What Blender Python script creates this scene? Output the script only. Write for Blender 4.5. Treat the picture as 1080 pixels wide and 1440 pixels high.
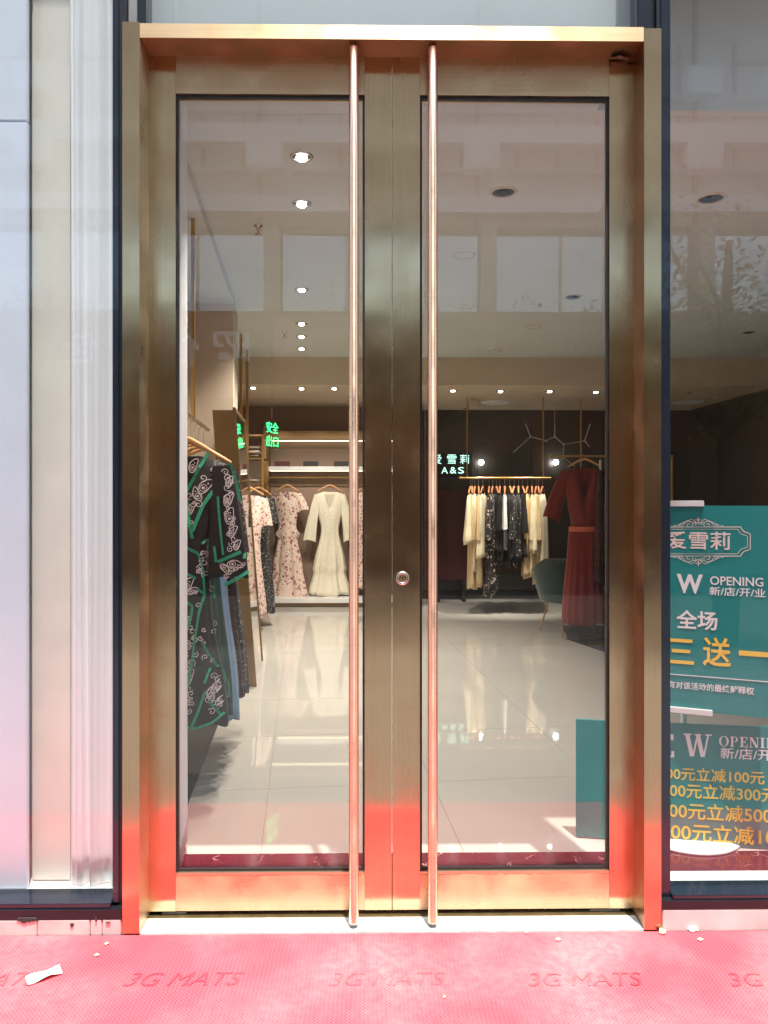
import bpy, math, random
from mathutils import Vector, Matrix, Euler
R = math.radians
random.seed(7)
S = bpy.context.scene
for o in list(bpy.data.objects): bpy.data.objects.remove(o)
C = S.collection

# ------------------------------------------------------------------ camera
F = 1040.0; HOR = 703.0; CAM = Vector((0.0, -2.447, 1.433)); YAW = R(0.7)
cd = bpy.data.cameras.new('camera'); cam = bpy.data.objects.new('camera', cd); C.objects.link(cam)
cam.location = CAM; cam.rotation_euler = (R(90), 0, -YAW)
cd.sensor_fit = 'VERTICAL'; cd.sensor_height = 36; cd.sensor_width = 27; cd.lens = 36*F/1440
cd.shift_y = -(720-HOR)/1440; cd.clip_start = .05; cd.clip_end = 600
S.camera = cam
# ------------------------------------------------------------------ sky, sun, exposure
SUN_EL, SUN_AZ = R(77.5), R(163)          # azimuth measured clockwise from +Y: the sun stands over the street
w = bpy.data.worlds.new('World'); S.world = w; w.use_nodes = True
nt = w.node_tree; bg = nt.nodes['Background']
sk = nt.nodes.new('ShaderNodeTexSky'); sk.sky_type = 'NISHITA'; sk.sun_disc = False
sk.sun_elevation = SUN_EL; sk.sun_rotation = SUN_AZ; sk.air_density = 1.6; sk.dust_density = 3.0
nt.links.new(sk.outputs[0], bg.inputs[0]); bg.inputs[1].default_value = .15
sd = Vector((math.sin(SUN_AZ)*math.cos(SUN_EL), math.cos(SUN_AZ)*math.cos(SUN_EL), math.sin(SUN_EL)))
sl = bpy.data.lights.new('sun', 'SUN'); sl.energy = 3.6; sl.angle = R(.6); sl.color = (1, .96, .9)
so = bpy.data.objects.new('sun', sl); C.objects.link(so); so.rotation_euler = sd.to_track_quat('Z', 'Y').to_euler()
so.location = (0, -4, 12)
vs = S.view_settings; vs.view_transform = 'Standard'; vs.look = 'None'; vs.exposure = 1.5; vs.gamma = 1
S.cycles.use_denoising = True
try: S.cycles.denoiser = 'OPENIMAGEDENOISE'
except Exception: pass
S.cycles.max_bounces = 10; S.cycles.transparent_max_bounces = 24; S.cycles.glossy_bounces = 6; S.cycles.diffuse_bounces = 5
S.cycles.caustics_reflective = False; S.cycles.caustics_refractive = False; S.cycles.sample_clamp_indirect = 6

# ------------------------------------------------------------------ geometry helpers
FW = Vector((math.sin(YAW), math.cos(YAW), 0)); RT = Vector((math.cos(YAW), -math.sin(YAW), 0)); UP = Vector((0, 0, 1))
def ray(px, py): return FW + RT*((px-540)/F) + UP*((HOR-py)/F)
def at(px, py, Y):
    d = ray(px, py); return CAM + d*((Y-CAM.y)/d.y)
def atz(px, py, z):
    d = ray(px, py); return CAM + d*((z-CAM.z)/d.z)
def X(px, Y): return at(px, HOR, Y).x
def Z(py, Y, px=540): return at(px, py, Y).z

class MB:
    def __init__(s): s.v = []; s.f = []; s.sm = []
    def add(s, vs, fs, smooth=False):
        b = len(s.v); s.v += [tuple(v) for v in vs]
        for f in fs: s.f.append([i+b for i in f]); s.sm.append(smooth)
        return s
    def box(s, a, b, bev=0):
        (x0, y0, z0), (x1, y1, z1) = a, b
        x0, x1 = min(x0, x1), max(x0, x1); y0, y1 = min(y0, y1), max(y0, y1); z0, z1 = min(z0, z1), max(z0, z1)
        if bev <= 0:
            vs = [(x, y, z) for z in (z0, z1) for y in (y0, y1) for x in (x0, x1)]
            return s.add(vs, [(0, 2, 3, 1), (4, 5, 7, 6), (0, 1, 5, 4), (2, 6, 7, 3), (0, 4, 6, 2), (1, 3, 7, 5)])
        import bmesh
        bm = bmesh.new(); bmesh.ops.create_cube(bm, size=1)
        for v in bm.verts: v.co = Vector(((x0+x1)/2+v.co.x*(x1-x0), (y0+y1)/2+v.co.y*(y1-y0), (z0+z1)/2+v.co.z*(z1-z0)))
        bmesh.ops.bevel(bm, geom=bm.edges[:], offset=bev, segments=2, affect='EDGES')
        bm.verts.index_update()
        s.add([v.co for v in bm.verts], [[v.index for v in f.verts] for f in bm.faces]); bm.free(); return s
    def tube(s, pts, r, n=10, caps=True, smooth=True):
        pts = [Vector(p) for p in pts]; rs = r if isinstance(r, (list, tuple)) else [r]*len(pts)
        rings = []; prev = None
        for i, p in enumerate(pts):
            t = (pts[min(i+1, len(pts)-1)]-pts[max(i-1, 0)]).normalized()
            if prev is None:
                a = Vector((0, 0, 1)) if abs(t.z) < .9 else Vector((1, 0, 0)); u = t.cross(a).normalized()
            else:
                u = (prev - t*prev.dot(t)).normalized()
            prev = u; v = t.cross(u)
            rings.append([p+(u*math.cos(2*math.pi*k/n)+v*math.sin(2*math.pi*k/n))*rs[i] for k in range(n)])
        vs = [q for r_ in rings for q in r_]; fs = []
        for i in range(len(pts)-1):
            for k in range(n): fs.append((i*n+k, i*n+(k+1) % n, (i+1)*n+(k+1) % n, (i+1)*n+k))
        s.add(vs, fs, smooth)
        if caps:
            s.add(rings[0], [tuple(range(n))[::-1]]); s.add(rings[-1], [tuple(range(n))])
        return s
    def lathe(s, prof, c=(0, 0, 0), n=24, smooth=True):
        vs = []; fs = []
        for r, z in prof: vs += [(c[0]+r*math.cos(2*math.pi*k/n), c[1]+r*math.sin(2*math.pi*k/n), c[2]+z) for k in range(n)]
        for i in range(len(prof)-1):
            for k in range(n): fs.append((i*n+k, i*n+(k+1) % n, (i+1)*n+(k+1) % n, (i+1)*n+k))
        return s.add(vs, fs, smooth)
    def prism(s, poly, a, b):           # poly in XZ, from y=a to y=b
        n = len(poly); vs = [(x, a, z) for x, z in poly]+[(x, b, z) for x, z in poly]
        fs = [tuple(range(n)), tuple(range(n, 2*n))[::-1]]+[(i, i+n, (i+1) % n+n, (i+1) % n) for i in range(n)]
        return s.add(vs, fs)
    def grid(s, nu, nv, fn, smooth=True):
        vs = [fn(i/nu, j/nv) for j in range(nv+1) for i in range(nu+1)]
        fs = [(j*(nu+1)+i, j*(nu+1)+i+1, (j+1)*(nu+1)+i+1, (j+1)*(nu+1)+i) for j in range(nv) for i in range(nu)]
        return s.add(vs, fs, smooth)
    def ribbon(s, pts, wd, nrm=(0, -1, 0)):
        pts = [Vector(p) for p in pts]; nrm = Vector(nrm); vs = []
        for i, p in enumerate(pts):
            t = (pts[min(i+1, len(pts)-1)]-pts[max(i-1, 0)]).normalized(); u = t.cross(nrm).normalized()*(wd/2)
            vs += [p+u, p-u]
        return s.add(vs, [(2*i, 2*i+1, 2*i+3, 2*i+2) for i in range(len(pts)-1)])
    def build(s, name, mat, parent=None, loc=None, rot=None):
        me = bpy.data.meshes.new(name); me.from_pydata(s.v, [], s.f); me.update()
        me.polygons.foreach_set('use_smooth', s.sm)
        if mat is not None: me.materials.append(mat)
        o = bpy.data.objects.new(name, me); C.objects.link(o)
        if parent is not None: o.parent = parent
        if loc is not None: o.location = loc
        if rot is not None: o.rotation_euler = rot
        return o
def tag(o, label=None, cat=None, group=None, kind=None):
    for k, v in (('label', label), ('category', cat), ('group', group), ('kind', kind)):
        if v: o[k] = v
    return o
def empty(name, loc=(0, 0, 0), rot=(0, 0, 0)):
    o = bpy.data.objects.new(name, None); C.objects.link(o); o.location = loc; o.rotation_euler = rot; o.empty_display_size = .1
    return o
def copy_tree(o, parent=None):
    c = o.copy(); C.objects.link(c); c.parent = parent
    for ch in list(o.children): copy_tree(ch, c)
    return c

# ------------------------------------------------------------------ materials
def lin(c):
    return tuple((x/255/12.92 if x/255 <= .04045 else ((x/255+.055)/1.055)**2.4) for x in c)
def newmat(name):
    m = bpy.data.materials.new(name); m.use_nodes = True
    return m, m.node_tree, m.node_tree.nodes['Principled BSDF']
def N(nt, t, **kw):
    n = nt.nodes.new(t)
    for k, v in kw.items(): setattr(n, k, v)
    return n
def mat(name, col, rough=.5, metal=0, var=.12, scale=6, bump=0, bscale=None, spec=.5, sheen=0, stretch=None, coat=0):
    m, t, b = newmat(name); L = t.links
    tc = N(t, 'ShaderNodeTexCoord'); mp = N(t, 'ShaderNodeMapping'); L.new(tc.outputs['Object'], mp.inputs[0])
    if stretch: mp.inputs['Scale'].default_value = stretch
    nz = N(t, 'ShaderNodeTexNoise'); nz.inputs['Scale'].default_value = scale; nz.inputs['Detail'].default_value = 5
    L.new(mp.outputs[0], nz.inputs['Vector'])
    mr = N(t, 'ShaderNodeMapRange'); mr.inputs['To Min'].default_value = 1-var; mr.inputs['To Max'].default_value = 1+var
    mr.inputs['From Min'].default_value = .3; mr.inputs['From Max'].default_value = .7
    L.new(nz.outputs['Fac'], mr.inputs['Value'])
    mx = N(t, 'ShaderNodeVectorMath', operation='SCALE'); mx.inputs[0].default_value = col; L.new(mr.outputs[0], mx.inputs['Scale'])
    L.new(mx.outputs[0], b.inputs['Base Color'])
    mr2 = N(t, 'ShaderNodeMapRange'); mr2.inputs['To Min'].default_value = max(.02, rough*.85); mr2.inputs['To Max'].default_value = min(1, rough*1.15)
    L.new(nz.outputs['Fac'], mr2.inputs['Value']); L.new(mr2.outputs[0], b.inputs['Roughness'])
    b.inputs['Metallic'].default_value = metal; b.inputs['Specular IOR Level'].default_value = spec
    b.inputs['Sheen Weight'].default_value = sheen; b.inputs['Coat Weight'].default_value = coat
    if bump:
        n2 = N(t, 'ShaderNodeTexNoise'); n2.inputs['Scale'].default_value = bscale or scale*6; n2.inputs['Detail'].default_value = 4
        L.new(mp.outputs[0], n2.inputs['Vector'])
        bp = N(t, 'ShaderNodeBump'); bp.inputs['Strength'].default_value = bump; bp.inputs['Distance'].default_value = .01
        L.new(n2.outputs['Fac'], bp.inputs['Height']); L.new(bp.outputs[0], b.inputs['Normal'])
    return m
def brushed(name, col, rough, aniso, spread):        # spread: world axis along which the grain scatters
    m, t, b = newmat(name); L = t.links
    geo = N(t, 'ShaderNodeNewGeometry'); mp = N(t, 'ShaderNodeMapping'); L.new(geo.outputs['Position'], mp.inputs[0])
    sc = [3, 3, 3]; k = {'x': 0, 'z': 2, 'y': 1}[spread]; sc[k] = 260
    mp.inputs['Scale'].default_value = sc
    nz = N(t, 'ShaderNodeTexNoise'); nz.inputs['Scale'].default_value = 1; nz.inputs['Detail'].default_value = 3; L.new(mp.outputs[0], nz.inputs['Vector'])
    n2 = N(t, 'ShaderNodeTexNoise'); n2.inputs['Scale'].default_value = 7; n2.inputs['Detail'].default_value = 9; n2.inputs['Roughness'].default_value = .5; L.new(geo.outputs['Position'], n2.inputs['Vector'])
    mr = N(t, 'ShaderNodeMapRange'); mr.inputs['To Min'].default_value = .82; mr.inputs['To Max'].default_value = 1.14; L.new(nz.outputs['Fac'], mr.inputs['Value'])
    mx = N(t, 'ShaderNodeVectorMath', operation='SCALE'); mx.inputs[0].default_value = col; L.new(mr.outputs[0], mx.inputs['Scale'])
    L.new(mx.outputs[0], b.inputs['Base Color'])
    ma = N(t, 'ShaderNodeMapRange'); ma.inputs['From Min'].default_value = .35; ma.inputs['From Max'].default_value = .7
    ma.inputs['To Min'].default_value = rough*.8; ma.inputs['To Max'].default_value = rough*1.5; L.new(n2.outputs['Fac'], ma.inputs['Value'])
    L.new(ma.outputs[0], b.inputs['Roughness'])
    b.inputs['Metallic'].default_value = 1; b.inputs['Anisotropic'].default_value = aniso
    cx = N(t, 'ShaderNodeCombineXYZ'); cx.inputs[k].default_value = 1; L.new(cx.outputs[0], b.inputs['Tangent'])
    bp = N(t, 'ShaderNodeBump'); bp.inputs['Strength'].default_value = .004; bp.inputs['Distance'].default_value = .002
    L.new(n2.outputs['Fac'], bp.inputs['Height']); L.new(bp.outputs[0], b.inputs['Normal'])
    return m
def glass(name, tint=(.94, .97, .95), boost=1.0):
    m = bpy.data.materials.new(name); m.use_nodes = True; t = m.node_tree; L = t.links; t.nodes.clear()
    out = N(t, 'ShaderNodeOutputMaterial'); mx = N(t, 'ShaderNodeMixShader'); tr = N(t, 'ShaderNodeBsdfTransparent'); gl = N(t, 'ShaderNodeBsdfGlossy')
    tr.inputs[0].default_value = (*tint, 1); gl.inputs['Roughness'].default_value = .006; gl.inputs[0].default_value = (1, 1, 1, 1)
    lw = N(t, 'ShaderNodeLayerWeight'); lw.inputs[0].default_value = .5
    pw = N(t, 'ShaderNodeMath', operation='POWER'); pw.inputs[1].default_value = 5; L.new(lw.outputs['Facing'], pw.inputs[0])
    ma = N(t, 'ShaderNodeMath', operation='MULTIPLY_ADD'); ma.inputs[1].default_value = .9; ma.inputs[2].default_value = .045*boost; ma.use_clamp = True
    L.new(pw.outputs[0], ma.inputs[0]); L.new(ma.outputs[0], mx.inputs[0]); L.new(tr.outputs[0], mx.inputs[1]); L.new(gl.outputs[0], mx.inputs[2])
    L.new(mx.outputs[0], out.inputs[0]); return m
def emit(name, col, st):
    m, t, b = newmat(name); b.inputs['Base Color'].default_value = (*col, 1); b.inputs['Emission Color'].default_value = (*col, 1)
    b.inputs['Emission Strength'].default_value = st; return m
def print_mat(name, base, spots, scale=30, thr=.35, rough=.8, kind='voronoi'):
    m, t, b = newmat(name); L = t.links
    tc = N(t, 'ShaderNodeTexCoord'); nz = N(t, 'ShaderNodeTexNoise'); nz.inputs['Scale'].default_value = scale*.7; L.new(tc.outputs['Object'], nz.inputs['Vector'])
    av = N(t, 'ShaderNodeVectorMath', operation='MULTIPLY_ADD'); av.inputs[1].default_value = (.05,)*3; L.new(nz.outputs['Color'], av.inputs[0]); L.new(tc.outputs['Object'], av.inputs[2])
    prev = None
    cols = [(*base, 1)]+[(*c, 1) for c in spots]
    last = None
    for i, c in enumerate(spots):
        vo = N(t, 'ShaderNodeTexVoronoi'); vo.inputs['Scale'].default_value = scale*(1+.6*i); L.new(av.outputs[0], vo.inputs['Vector'])
        cr = N(t, 'ShaderNodeMath', operation='LESS_THAN'); cr.inputs[1].default_value = thr*(1 if i == 0 else .8); L.new(vo.outputs['Distance'], cr.inputs[0])
        mx = N(t, 'ShaderNodeMix', data_type='RGBA'); mx.inputs['B'].default_value = (*c, 1)
        if last is None: mx.inputs['A'].default_value = (*base, 1)
        else: L.new(last, mx.inputs['A'])
        L.new(cr.outputs[0], mx.inputs['Factor']); last = mx.outputs['Result']
    L.new(last, b.inputs['Base Color']); b.inputs['Roughness'].default_value = rough; b.inputs['Sheen Weight'].default_value = .1
    return m
GOLD = lin((194, 170, 136)); 
M = {}
M['gold_v'] = brushed('brushed_gold_vertical', GOLD, .20, .98, 'x')
M['gold_h'] = brushed('brushed_gold_horizontal', lin((234, 212, 172)), .50, .88, 'z')  # header gold, sun brightness put into its paler colour
M['gold_rail'] = brushed('brushed_gold_rail', GOLD, .30, .85, 'z')
M['gold_y'] = brushed('brushed_gold_reveal', GOLD, .34, .85, 'y')
M['gold_shaded'] = brushed('shaded_gold_reveal', lin((158, 118, 88)), .38, .7, 'y')  # frame gold darkened in its colour for shade on soffit and right return
M['bar'] = brushed('rose_gold_bar', lin((236, 200, 172)), .32, .85, 'z')
M['plate'] = mat('bright_threshold_plate', (.74, .72, .68), .4, .05, .16, 26)
M['plate_dull'] = mat('dull_threshold_edge', lin((150, 130, 90)), .4, .9, .15, 20)
M['steel'] = mat('steel', lin((190, 185, 180)), .25, 1, .05, 20)
M['black_gasket'] = mat('black_gasket', (.012, .012, .013), .45)
M['bead'] = mat('pale_glazing_bead', lin((196, 182, 150)), .3, .9, .05)
M['alu'] = mat('dark_blue_aluminium', lin((30, 38, 50)), .2, .2, .1, 12, coat=.4)
M['alu_black'] = mat('black_aluminium', (.012, .014, .02), .35, .3, .2)
M['glass'] = glass('clear_glass', (.975, .985, .98), .85); M['glass_blue'] = glass('blue_tinted_glass', (.965, .98, .98), .75)
M['asphalt'] = mat('asphalt', (.07, .06, .055), .9, 0, .2, 3, .4, 90)
M['pave'] = mat('pavement_stone', lin((104, 101, 102)), .7, 0, .15, 3, .2, 60)
M['kerb_marble'] = mat('pale_marble', lin((206, 190, 186)), .16, 0, .18, 7, .05, 14)
M['grime'] = mat('dark_grime', (.03, .025, .025), .8)
M['white_stone'] = mat('white_stone', (.78, .77, .75), .3, 0, .05)
M['paint_ceiling'] = mat('ceiling_paint', lin((202, 208, 206)), .85, 0, .03, 2)
M['paint_rear'] = mat('rear_ceiling_paint', lin((205, 188, 165)), .85, 0, .03, 2)
M['paint_wall'] = mat('beige_wall_paint', lin((205, 188, 168)), .8, 0, .04, 2)
M['paint_brown'] = mat('taupe_wall_paint', lin((150, 126, 108)), .7, 0, .05, 2)
M['dark_wall'] = mat('dark_wall_panel', lin((70, 66, 60)), .3, 0, .2, 2)
M['white_paint'] = mat('white_paint', (.8, .8, .8), .5, 0, .03)
M['curtain'] = mat('white_curtain', (.9, .91, .92), .9, 0, .02, 4)
M['pale_blue'] = mat('pale_blue_panel', lin((226, 234, 246)), .4, 0, .03)
M['cream_post'] = mat('cream_panel', lin((236, 232, 220)), .6, 0, .05)
M['tile'] = mat('polished_cream_tile', lin((194, 189, 180)), .03, 0, .05, 1.3, spec=.6)
M['grout'] = mat('grout', lin((150, 140, 126)), .9)
M['black_stone'] = mat('black_border_stone', (.02, .019, .018), .08, 0, .3, 6)
M['teal'] = mat('teal_board', lin((22, 132, 132)), .45, 0, .04, 3)
M['txt_white'] = mat('white_print', (.82, .82, .84), .5, 0, .02)
M['txt_pink'] = mat('pale_pink_print', lin((232, 214, 210)), .5, 0, .02)
M['txt_yellow'] = mat('yellow_print', lin((246, 208, 88)), .5, 0, .02)
M['wood'] = mat('hanger_wood', lin((214, 158, 104)), .45, 0, .15, 20, stretch=(1, 6, 1))
M['wood_o'] = mat('orange_hanger_wood', lin((178, 116, 80)), .45, 0, .15, 20)
M['brass'] = mat('brass_tube', lin((190, 152, 92)), .3, 1, .05)
M['chrome'] = mat('chrome', (.7, .7, .7), .2, 1, .05)
M['chair'] = mat('dark_green_velvet', lin((10, 48, 44)), .75, 0, .15, 12, sheen=.6)
M['rug'] = mat('dark_grey_rug', lin((62, 58, 56)), .95, 0, .3, 30, .4, 200)
M['black_can'] = mat('black_lamp_can', (.015, .015, .015), .35)
M['ring_white'] = mat('lamp_ring', lin((200, 190, 178)), .5)
M['lens'] = emit('lamp_lens', (1, .95, .88), 14)
M['globe'] = emit('globe_lens', (1, .96, .9), 9)
M['neon_green'] = emit('green_led', (.03, .9, .22), 1.1)
M['neon_pale'] = emit('pale_green_neon', (.5, .95, .78), .75)
M['strip'] = emit('light_strip', (1, .86, .6), 1.2)
M['mirror'] = mat('mirror', (.75, .72, .66), .02, 1, .01)
M['bronze'] = mat('bronze_panel', lin((150, 122, 84)), .42, .7, .06, 3)

def mat_marble():
    m, t, b = newmat('dark_red_marble'); L = t.links
    tc = N(t, 'ShaderNodeTexCoord'); nz = N(t, 'ShaderNodeTexNoise'); nz.inputs['Scale'].default_value = 5; nz.inputs['Detail'].default_value = 8; L.new(tc.outputs['Object'], nz.inputs['Vector'])
    av = N(t, 'ShaderNodeVectorMath', operation='MULTIPLY_ADD'); av.inputs[1].default_value = (.35,)*3; L.new(nz.outputs['Color'], av.inputs[0]); L.new(tc.outputs['Object'], av.inputs[2])
    vo = N(t, 'ShaderNodeTexVoronoi'); vo.feature = 'DISTANCE_TO_EDGE'; vo.inputs['Scale'].default_value = 4.2; L.new(av.outputs[0], vo.inputs['Vector'])
    lt = N(t, 'ShaderNodeMapRange'); lt.inputs['From Min'].default_value = .0; lt.inputs['From Max'].default_value = .014; lt.inputs['To Min'].default_value = 1; lt.inputs['To Max'].default_value = 0
    L.new(vo.outputs['Distance'], lt.inputs['Value'])
    n3 = N(t, 'ShaderNodeTexNoise'); n3.inputs['Scale'].default_value = 9; L.new(tc.outputs['Object'], n3.inputs['Vector'])
    gt = N(t, 'ShaderNodeMapRange'); gt.inputs['From Min'].default_value = .5; gt.inputs['From Max'].default_value = .62; L.new(n3.outputs['Fac'], gt.inputs['Value'])
    mu = N(t, 'ShaderNodeMath', operation='MULTIPLY'); L.new(lt.outputs[0], mu.inputs[0]); L.new(gt.outputs[0], mu.inputs[1])
    cr = N(t, 'ShaderNodeValToRGB'); cr.color_ramp.elements[0].color = (*lin((62, 22, 34)), 1); cr.color_ramp.elements[1].color = (*lin((96, 38, 50)), 1); L.new(nz.outputs['Fac'], cr.inputs[0])
    mx = N(t, 'ShaderNodeMix', data_type='RGBA'); mx.inputs['B'].default_value = (*lin((215, 170, 160)), 1); L.new(cr.outputs[0], mx.inputs['A']); L.new(mu.outputs[0], mx.inputs['Factor'])
    L.new(mx.outputs['Result'], b.inputs['Base Color']); b.inputs['Roughness'].default_value = .12; return m
M['marble'] = mat_marble()
def mat_mat(name, col, dark):
    m, t, b = newmat(name); L = t.links
    geo = N(t, 'ShaderNodeNewGeometry'); sp = N(t, 'ShaderNodeSeparateXYZ'); L.new(geo.outputs['Position'], sp.inputs[0])
    k = 2*math.pi/.0125
    def sn(sock, ph=0, kk=k):
        a = N(t, 'ShaderNodeMath', operation='MULTIPLY_ADD'); a.inputs[1].default_value = kk; a.inputs[2].default_value = ph; L.new(sock, a.inputs[0])
        s = N(t, 'ShaderNodeMath', operation='SINE'); L.new(a.outputs[0], s.inputs[0]); return s.outputs[0]
    yy = sn(sp.outputs['Y']); 
    off = N(t, 'ShaderNodeMath', operation='MULTIPLY_ADD'); off.inputs[1].default_value = .0026; L.new(yy, off.inputs[0]); L.new(sp.outputs['X'], off.inputs[2])
    xx = sn(off.outputs[0]); y2 = sn(sp.outputs['Y'], 1.2)
    pr = N(t, 'ShaderNodeMath', operation='MULTIPLY'); L.new(xx, pr.inputs[0]); L.new(y2, pr.inputs[1])
    mr = N(t, 'ShaderNodeMapRange'); mr.inputs['From Min'].default_value = -.75; mr.inputs['From Max'].default_value = .2; L.new(pr.outputs[0], mr.inputs['Value'])
    nz = N(t, 'ShaderNodeTexNoise'); nz.inputs['Scale'].default_value = 2.2; nz.inputs['Detail'].default_value = 6; L.new(geo.outputs['Position'], nz.inputs['Vector'])
    n2 = N(t, 'ShaderNodeTexNoise'); n2.inputs['Scale'].default_value = 38; n2.inputs['Detail'].default_value = 5; L.new(geo.outputs['Position'], n2.inputs['Vector'])
    mx = N(t, 'ShaderNodeMix', data_type='RGBA'); mx.inputs['A'].default_value = (*dark, 1); mx.inputs['B'].default_value = (*col, 1); L.new(mr.outputs[0], mx.inputs['Factor'])
    # dust worn into the mat, strengthened as painted sky sheen
    du = N(t, 'ShaderNodeMapRange'); du.inputs['From Min'].default_value = .42; du.inputs['From Max'].default_value = .72; du.inputs['To Max'].default_value = .45; L.new(nz.outputs['Fac'], du.inputs['Value'])
    d2 = N(t, 'ShaderNodeMath', operation='MULTIPLY'); L.new(du.outputs[0], d2.inputs[0]); L.new(n2.outputs['Fac'], d2.inputs[1])
    m2 = N(t, 'ShaderNodeMix', data_type='RGBA'); m2.inputs['B'].default_value = (*lin((222, 176, 170)), 1); L.new(mx.outputs['Result'], m2.inputs['A']); L.new(d2.outputs[0], m2.inputs['Factor'])
    L.new(m2.outputs['Result'], b.inputs['Base Color']); b.inputs['Roughness'].default_value = .62
    bp = N(t, 'ShaderNodeBump'); bp.inputs['Strength'].default_value = .12; bp.inputs['Distance'].default_value = .003; L.new(mr.outputs[0], bp.inputs['Height']); L.new(bp.outputs[0], b.inputs['Normal'])
    return m
M['mat'] = mat_mat('red_vinyl_mesh', lin((212, 74, 86)), lin((172, 34, 50)))
M['mat_dark'] = mat_mat('red_vinyl_lettering', lin((192, 54, 70)), lin((142, 16, 32)))

# ------------------------------------------------------------------ text
def text_data(s, bold=0.0, res=3):
    cu = bpy.data.curves.new('t', 'FONT'); cu.body = s; cu.size = 1; cu.resolution_u = res; cu.offset = bold; cu.extrude = .004
    o = bpy.data.objects.new('t', cu); C.objects.link(o)
    dg = bpy.context.evaluated_depsgraph_get(); me = bpy.data.meshes.new_from_object(o.evaluated_get(dg))
    bpy.data.objects.remove(o); bpy.data.curves.remove(cu)
    return me
def fit(me, wd, ht):        # centre the glyphs on the origin and scale them to width x height (XY)
    xs = [v.co.x for v in me.vertices]; ys = [v.co.y for v in me.vertices]
    if not xs: return me
    x0, x1, y0, y1 = min(xs), max(xs), min(ys), max(ys)
    sx = wd/max(1e-6, x1-x0); sy = (ht/max(1e-6, y1-y0)) if ht else sx
    for v in me.vertices: v.co = Vector(((v.co.x-(x0+x1)/2)*sx, (v.co.y-(y0+y1)/2)*sy, v.co.z*.06))
    return me
def text_obj(name, s, wd, ht, material, parent, loc, rot, bold=0.0):
    me = fit(text_data(s, bold), wd, ht); me.materials.clear(); me.materials.append(material); me.name = name
    o = bpy.data.objects.new(name, me); C.objects.link(o); o.parent = parent; o.location = loc; o.rotation_euler = rot
    return o
def zprism(mb, poly, z0, z1):
    n = len(poly); vs = [(x, y, z0) for x, y in poly]+[(x, y, z1) for x, y in poly]
    return mb.add(vs, [tuple(range(n))[::-1], tuple(range(n, 2*n))]+[(i, (i+1) % n, (i+1) % n+n, i+n) for i in range(n)])
ROT = R(5.55); DD = Vector((-math.sin(ROT), math.cos(ROT))); EE = Vector((math.cos(ROT), math.sin(ROT)))
def IN(xp, dep):                       # the shop's own axes: xp across, dep along, seen from where the photographer stands
    p = Vector((CAM.x, CAM.y))+EE*xp+DD*dep; return (p.x, p.y)
def INq(x0, x1, d0, d1): return [IN(x0, d0), IN(x1, d0), IN(x1, d1), IN(x0, d1)]
def struct(o): o['kind'] = 'structure'; return o
def B(*boxes):
    m = MB()
    for b in boxes: m.box(*b)
    return m

# ================================================================== GROUND, STREET
struct(MB().box((-150, -150, -.6), (150, 60, -.16)).build('ground', M['asphalt']))
struct(B(((-40, -4.4, -.17), (40, .02, -.006))).build('pavement', M['pave']))
kb = struct(B(((-40, -4.55, -.3), (40, -4.402, -.004))).build('kerb', M['pave']))
M['pale_grey'] = mat('pale_grey_board', lin((205, 212, 216)), .6, 0, .05, 2)
# ================================================================== SHOP SHELL
XL, XLi, XRi, XR = X(172, 0), X(196, 0), X(906, 0), X(930, 0)
ZT, ZH = Z(35, 0), Z(55, 0)
floor = struct(B(((-2.6, .12, -.2), (5.0, 8.6, -.012))).build('shop_floor', M['grout']))
def clip(poly, a, b, c):               # keep a*x+b*y>=c
    out = []
    for i, p in enumerate(poly):
        q = poly[(i+1) % len(poly)]; dp = a*p[0]+b*p[1]-c; dq = a*q[0]+b*q[1]-c
        if dp >= 0: out.append(p)
        if (dp >= 0) != (dq >= 0):
            t = dp/(dp-dq); out.append((p[0]+(q[0]-p[0])*t, p[1]+(q[1]-p[1])*t))
    return out
g = .0009
for i in range(-3, 6):
    for j in range(-4, 9):
        x0 = -.17+i*.82; d0 = 4.53+j*.82
        poly = INq(x0+g, x0+.82-g, d0+g, d0+.82-g)
        for c in ((0, 1, .556), (1, 0, -2.4), (-1, 0, -4.6), (0, -1, -8.3)):
            if poly: poly = clip(poly, *c)
        if len(poly) >= 3 and abs(sum(poly[k][0]*poly[(k+1) % len(poly)][1]-poly[(k+1) % len(poly)][0]*poly[k][1] for k in range(len(poly)))) > .01:
            dz = random.uniform(-.0004, .0004)
            zprism(MB(), poly, -.011, dz).build('tile', M['tile'], floor)
# dark red marble strip behind the doors, cut in slabs, and a white stone strip in the right window
xs = [-2.4, -1.62, X(361, .5), X(667, .5), 1.46, 2.3, 3.2, 4.6]
for a, b in zip(xs, xs[1:]):
    if b < 1.0: MB().box((a+.001, .13, -.011), (b-.001, .553, .001)).build('marble_slab', M['marble'], floor)
    else:
        MB().box((a+.001, .13, -.011), (b-.001, .262, .001)).build('marble_slab', M['marble'], floor)
        MB().box((a+.001, .264, -.011), (b-.001, .39, .002)).build('stone_slab', M['white_stone'], floor)
        MB().box((a+.001, .392, -.011), (b-.001, .553, .001)).build('marble_slab', M['marble'], floor)
zprism(MB(), INq(-.9, -.537, 3.15, 5.9), .002, .006).build('border_slab', M['black_stone'], floor)

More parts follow.
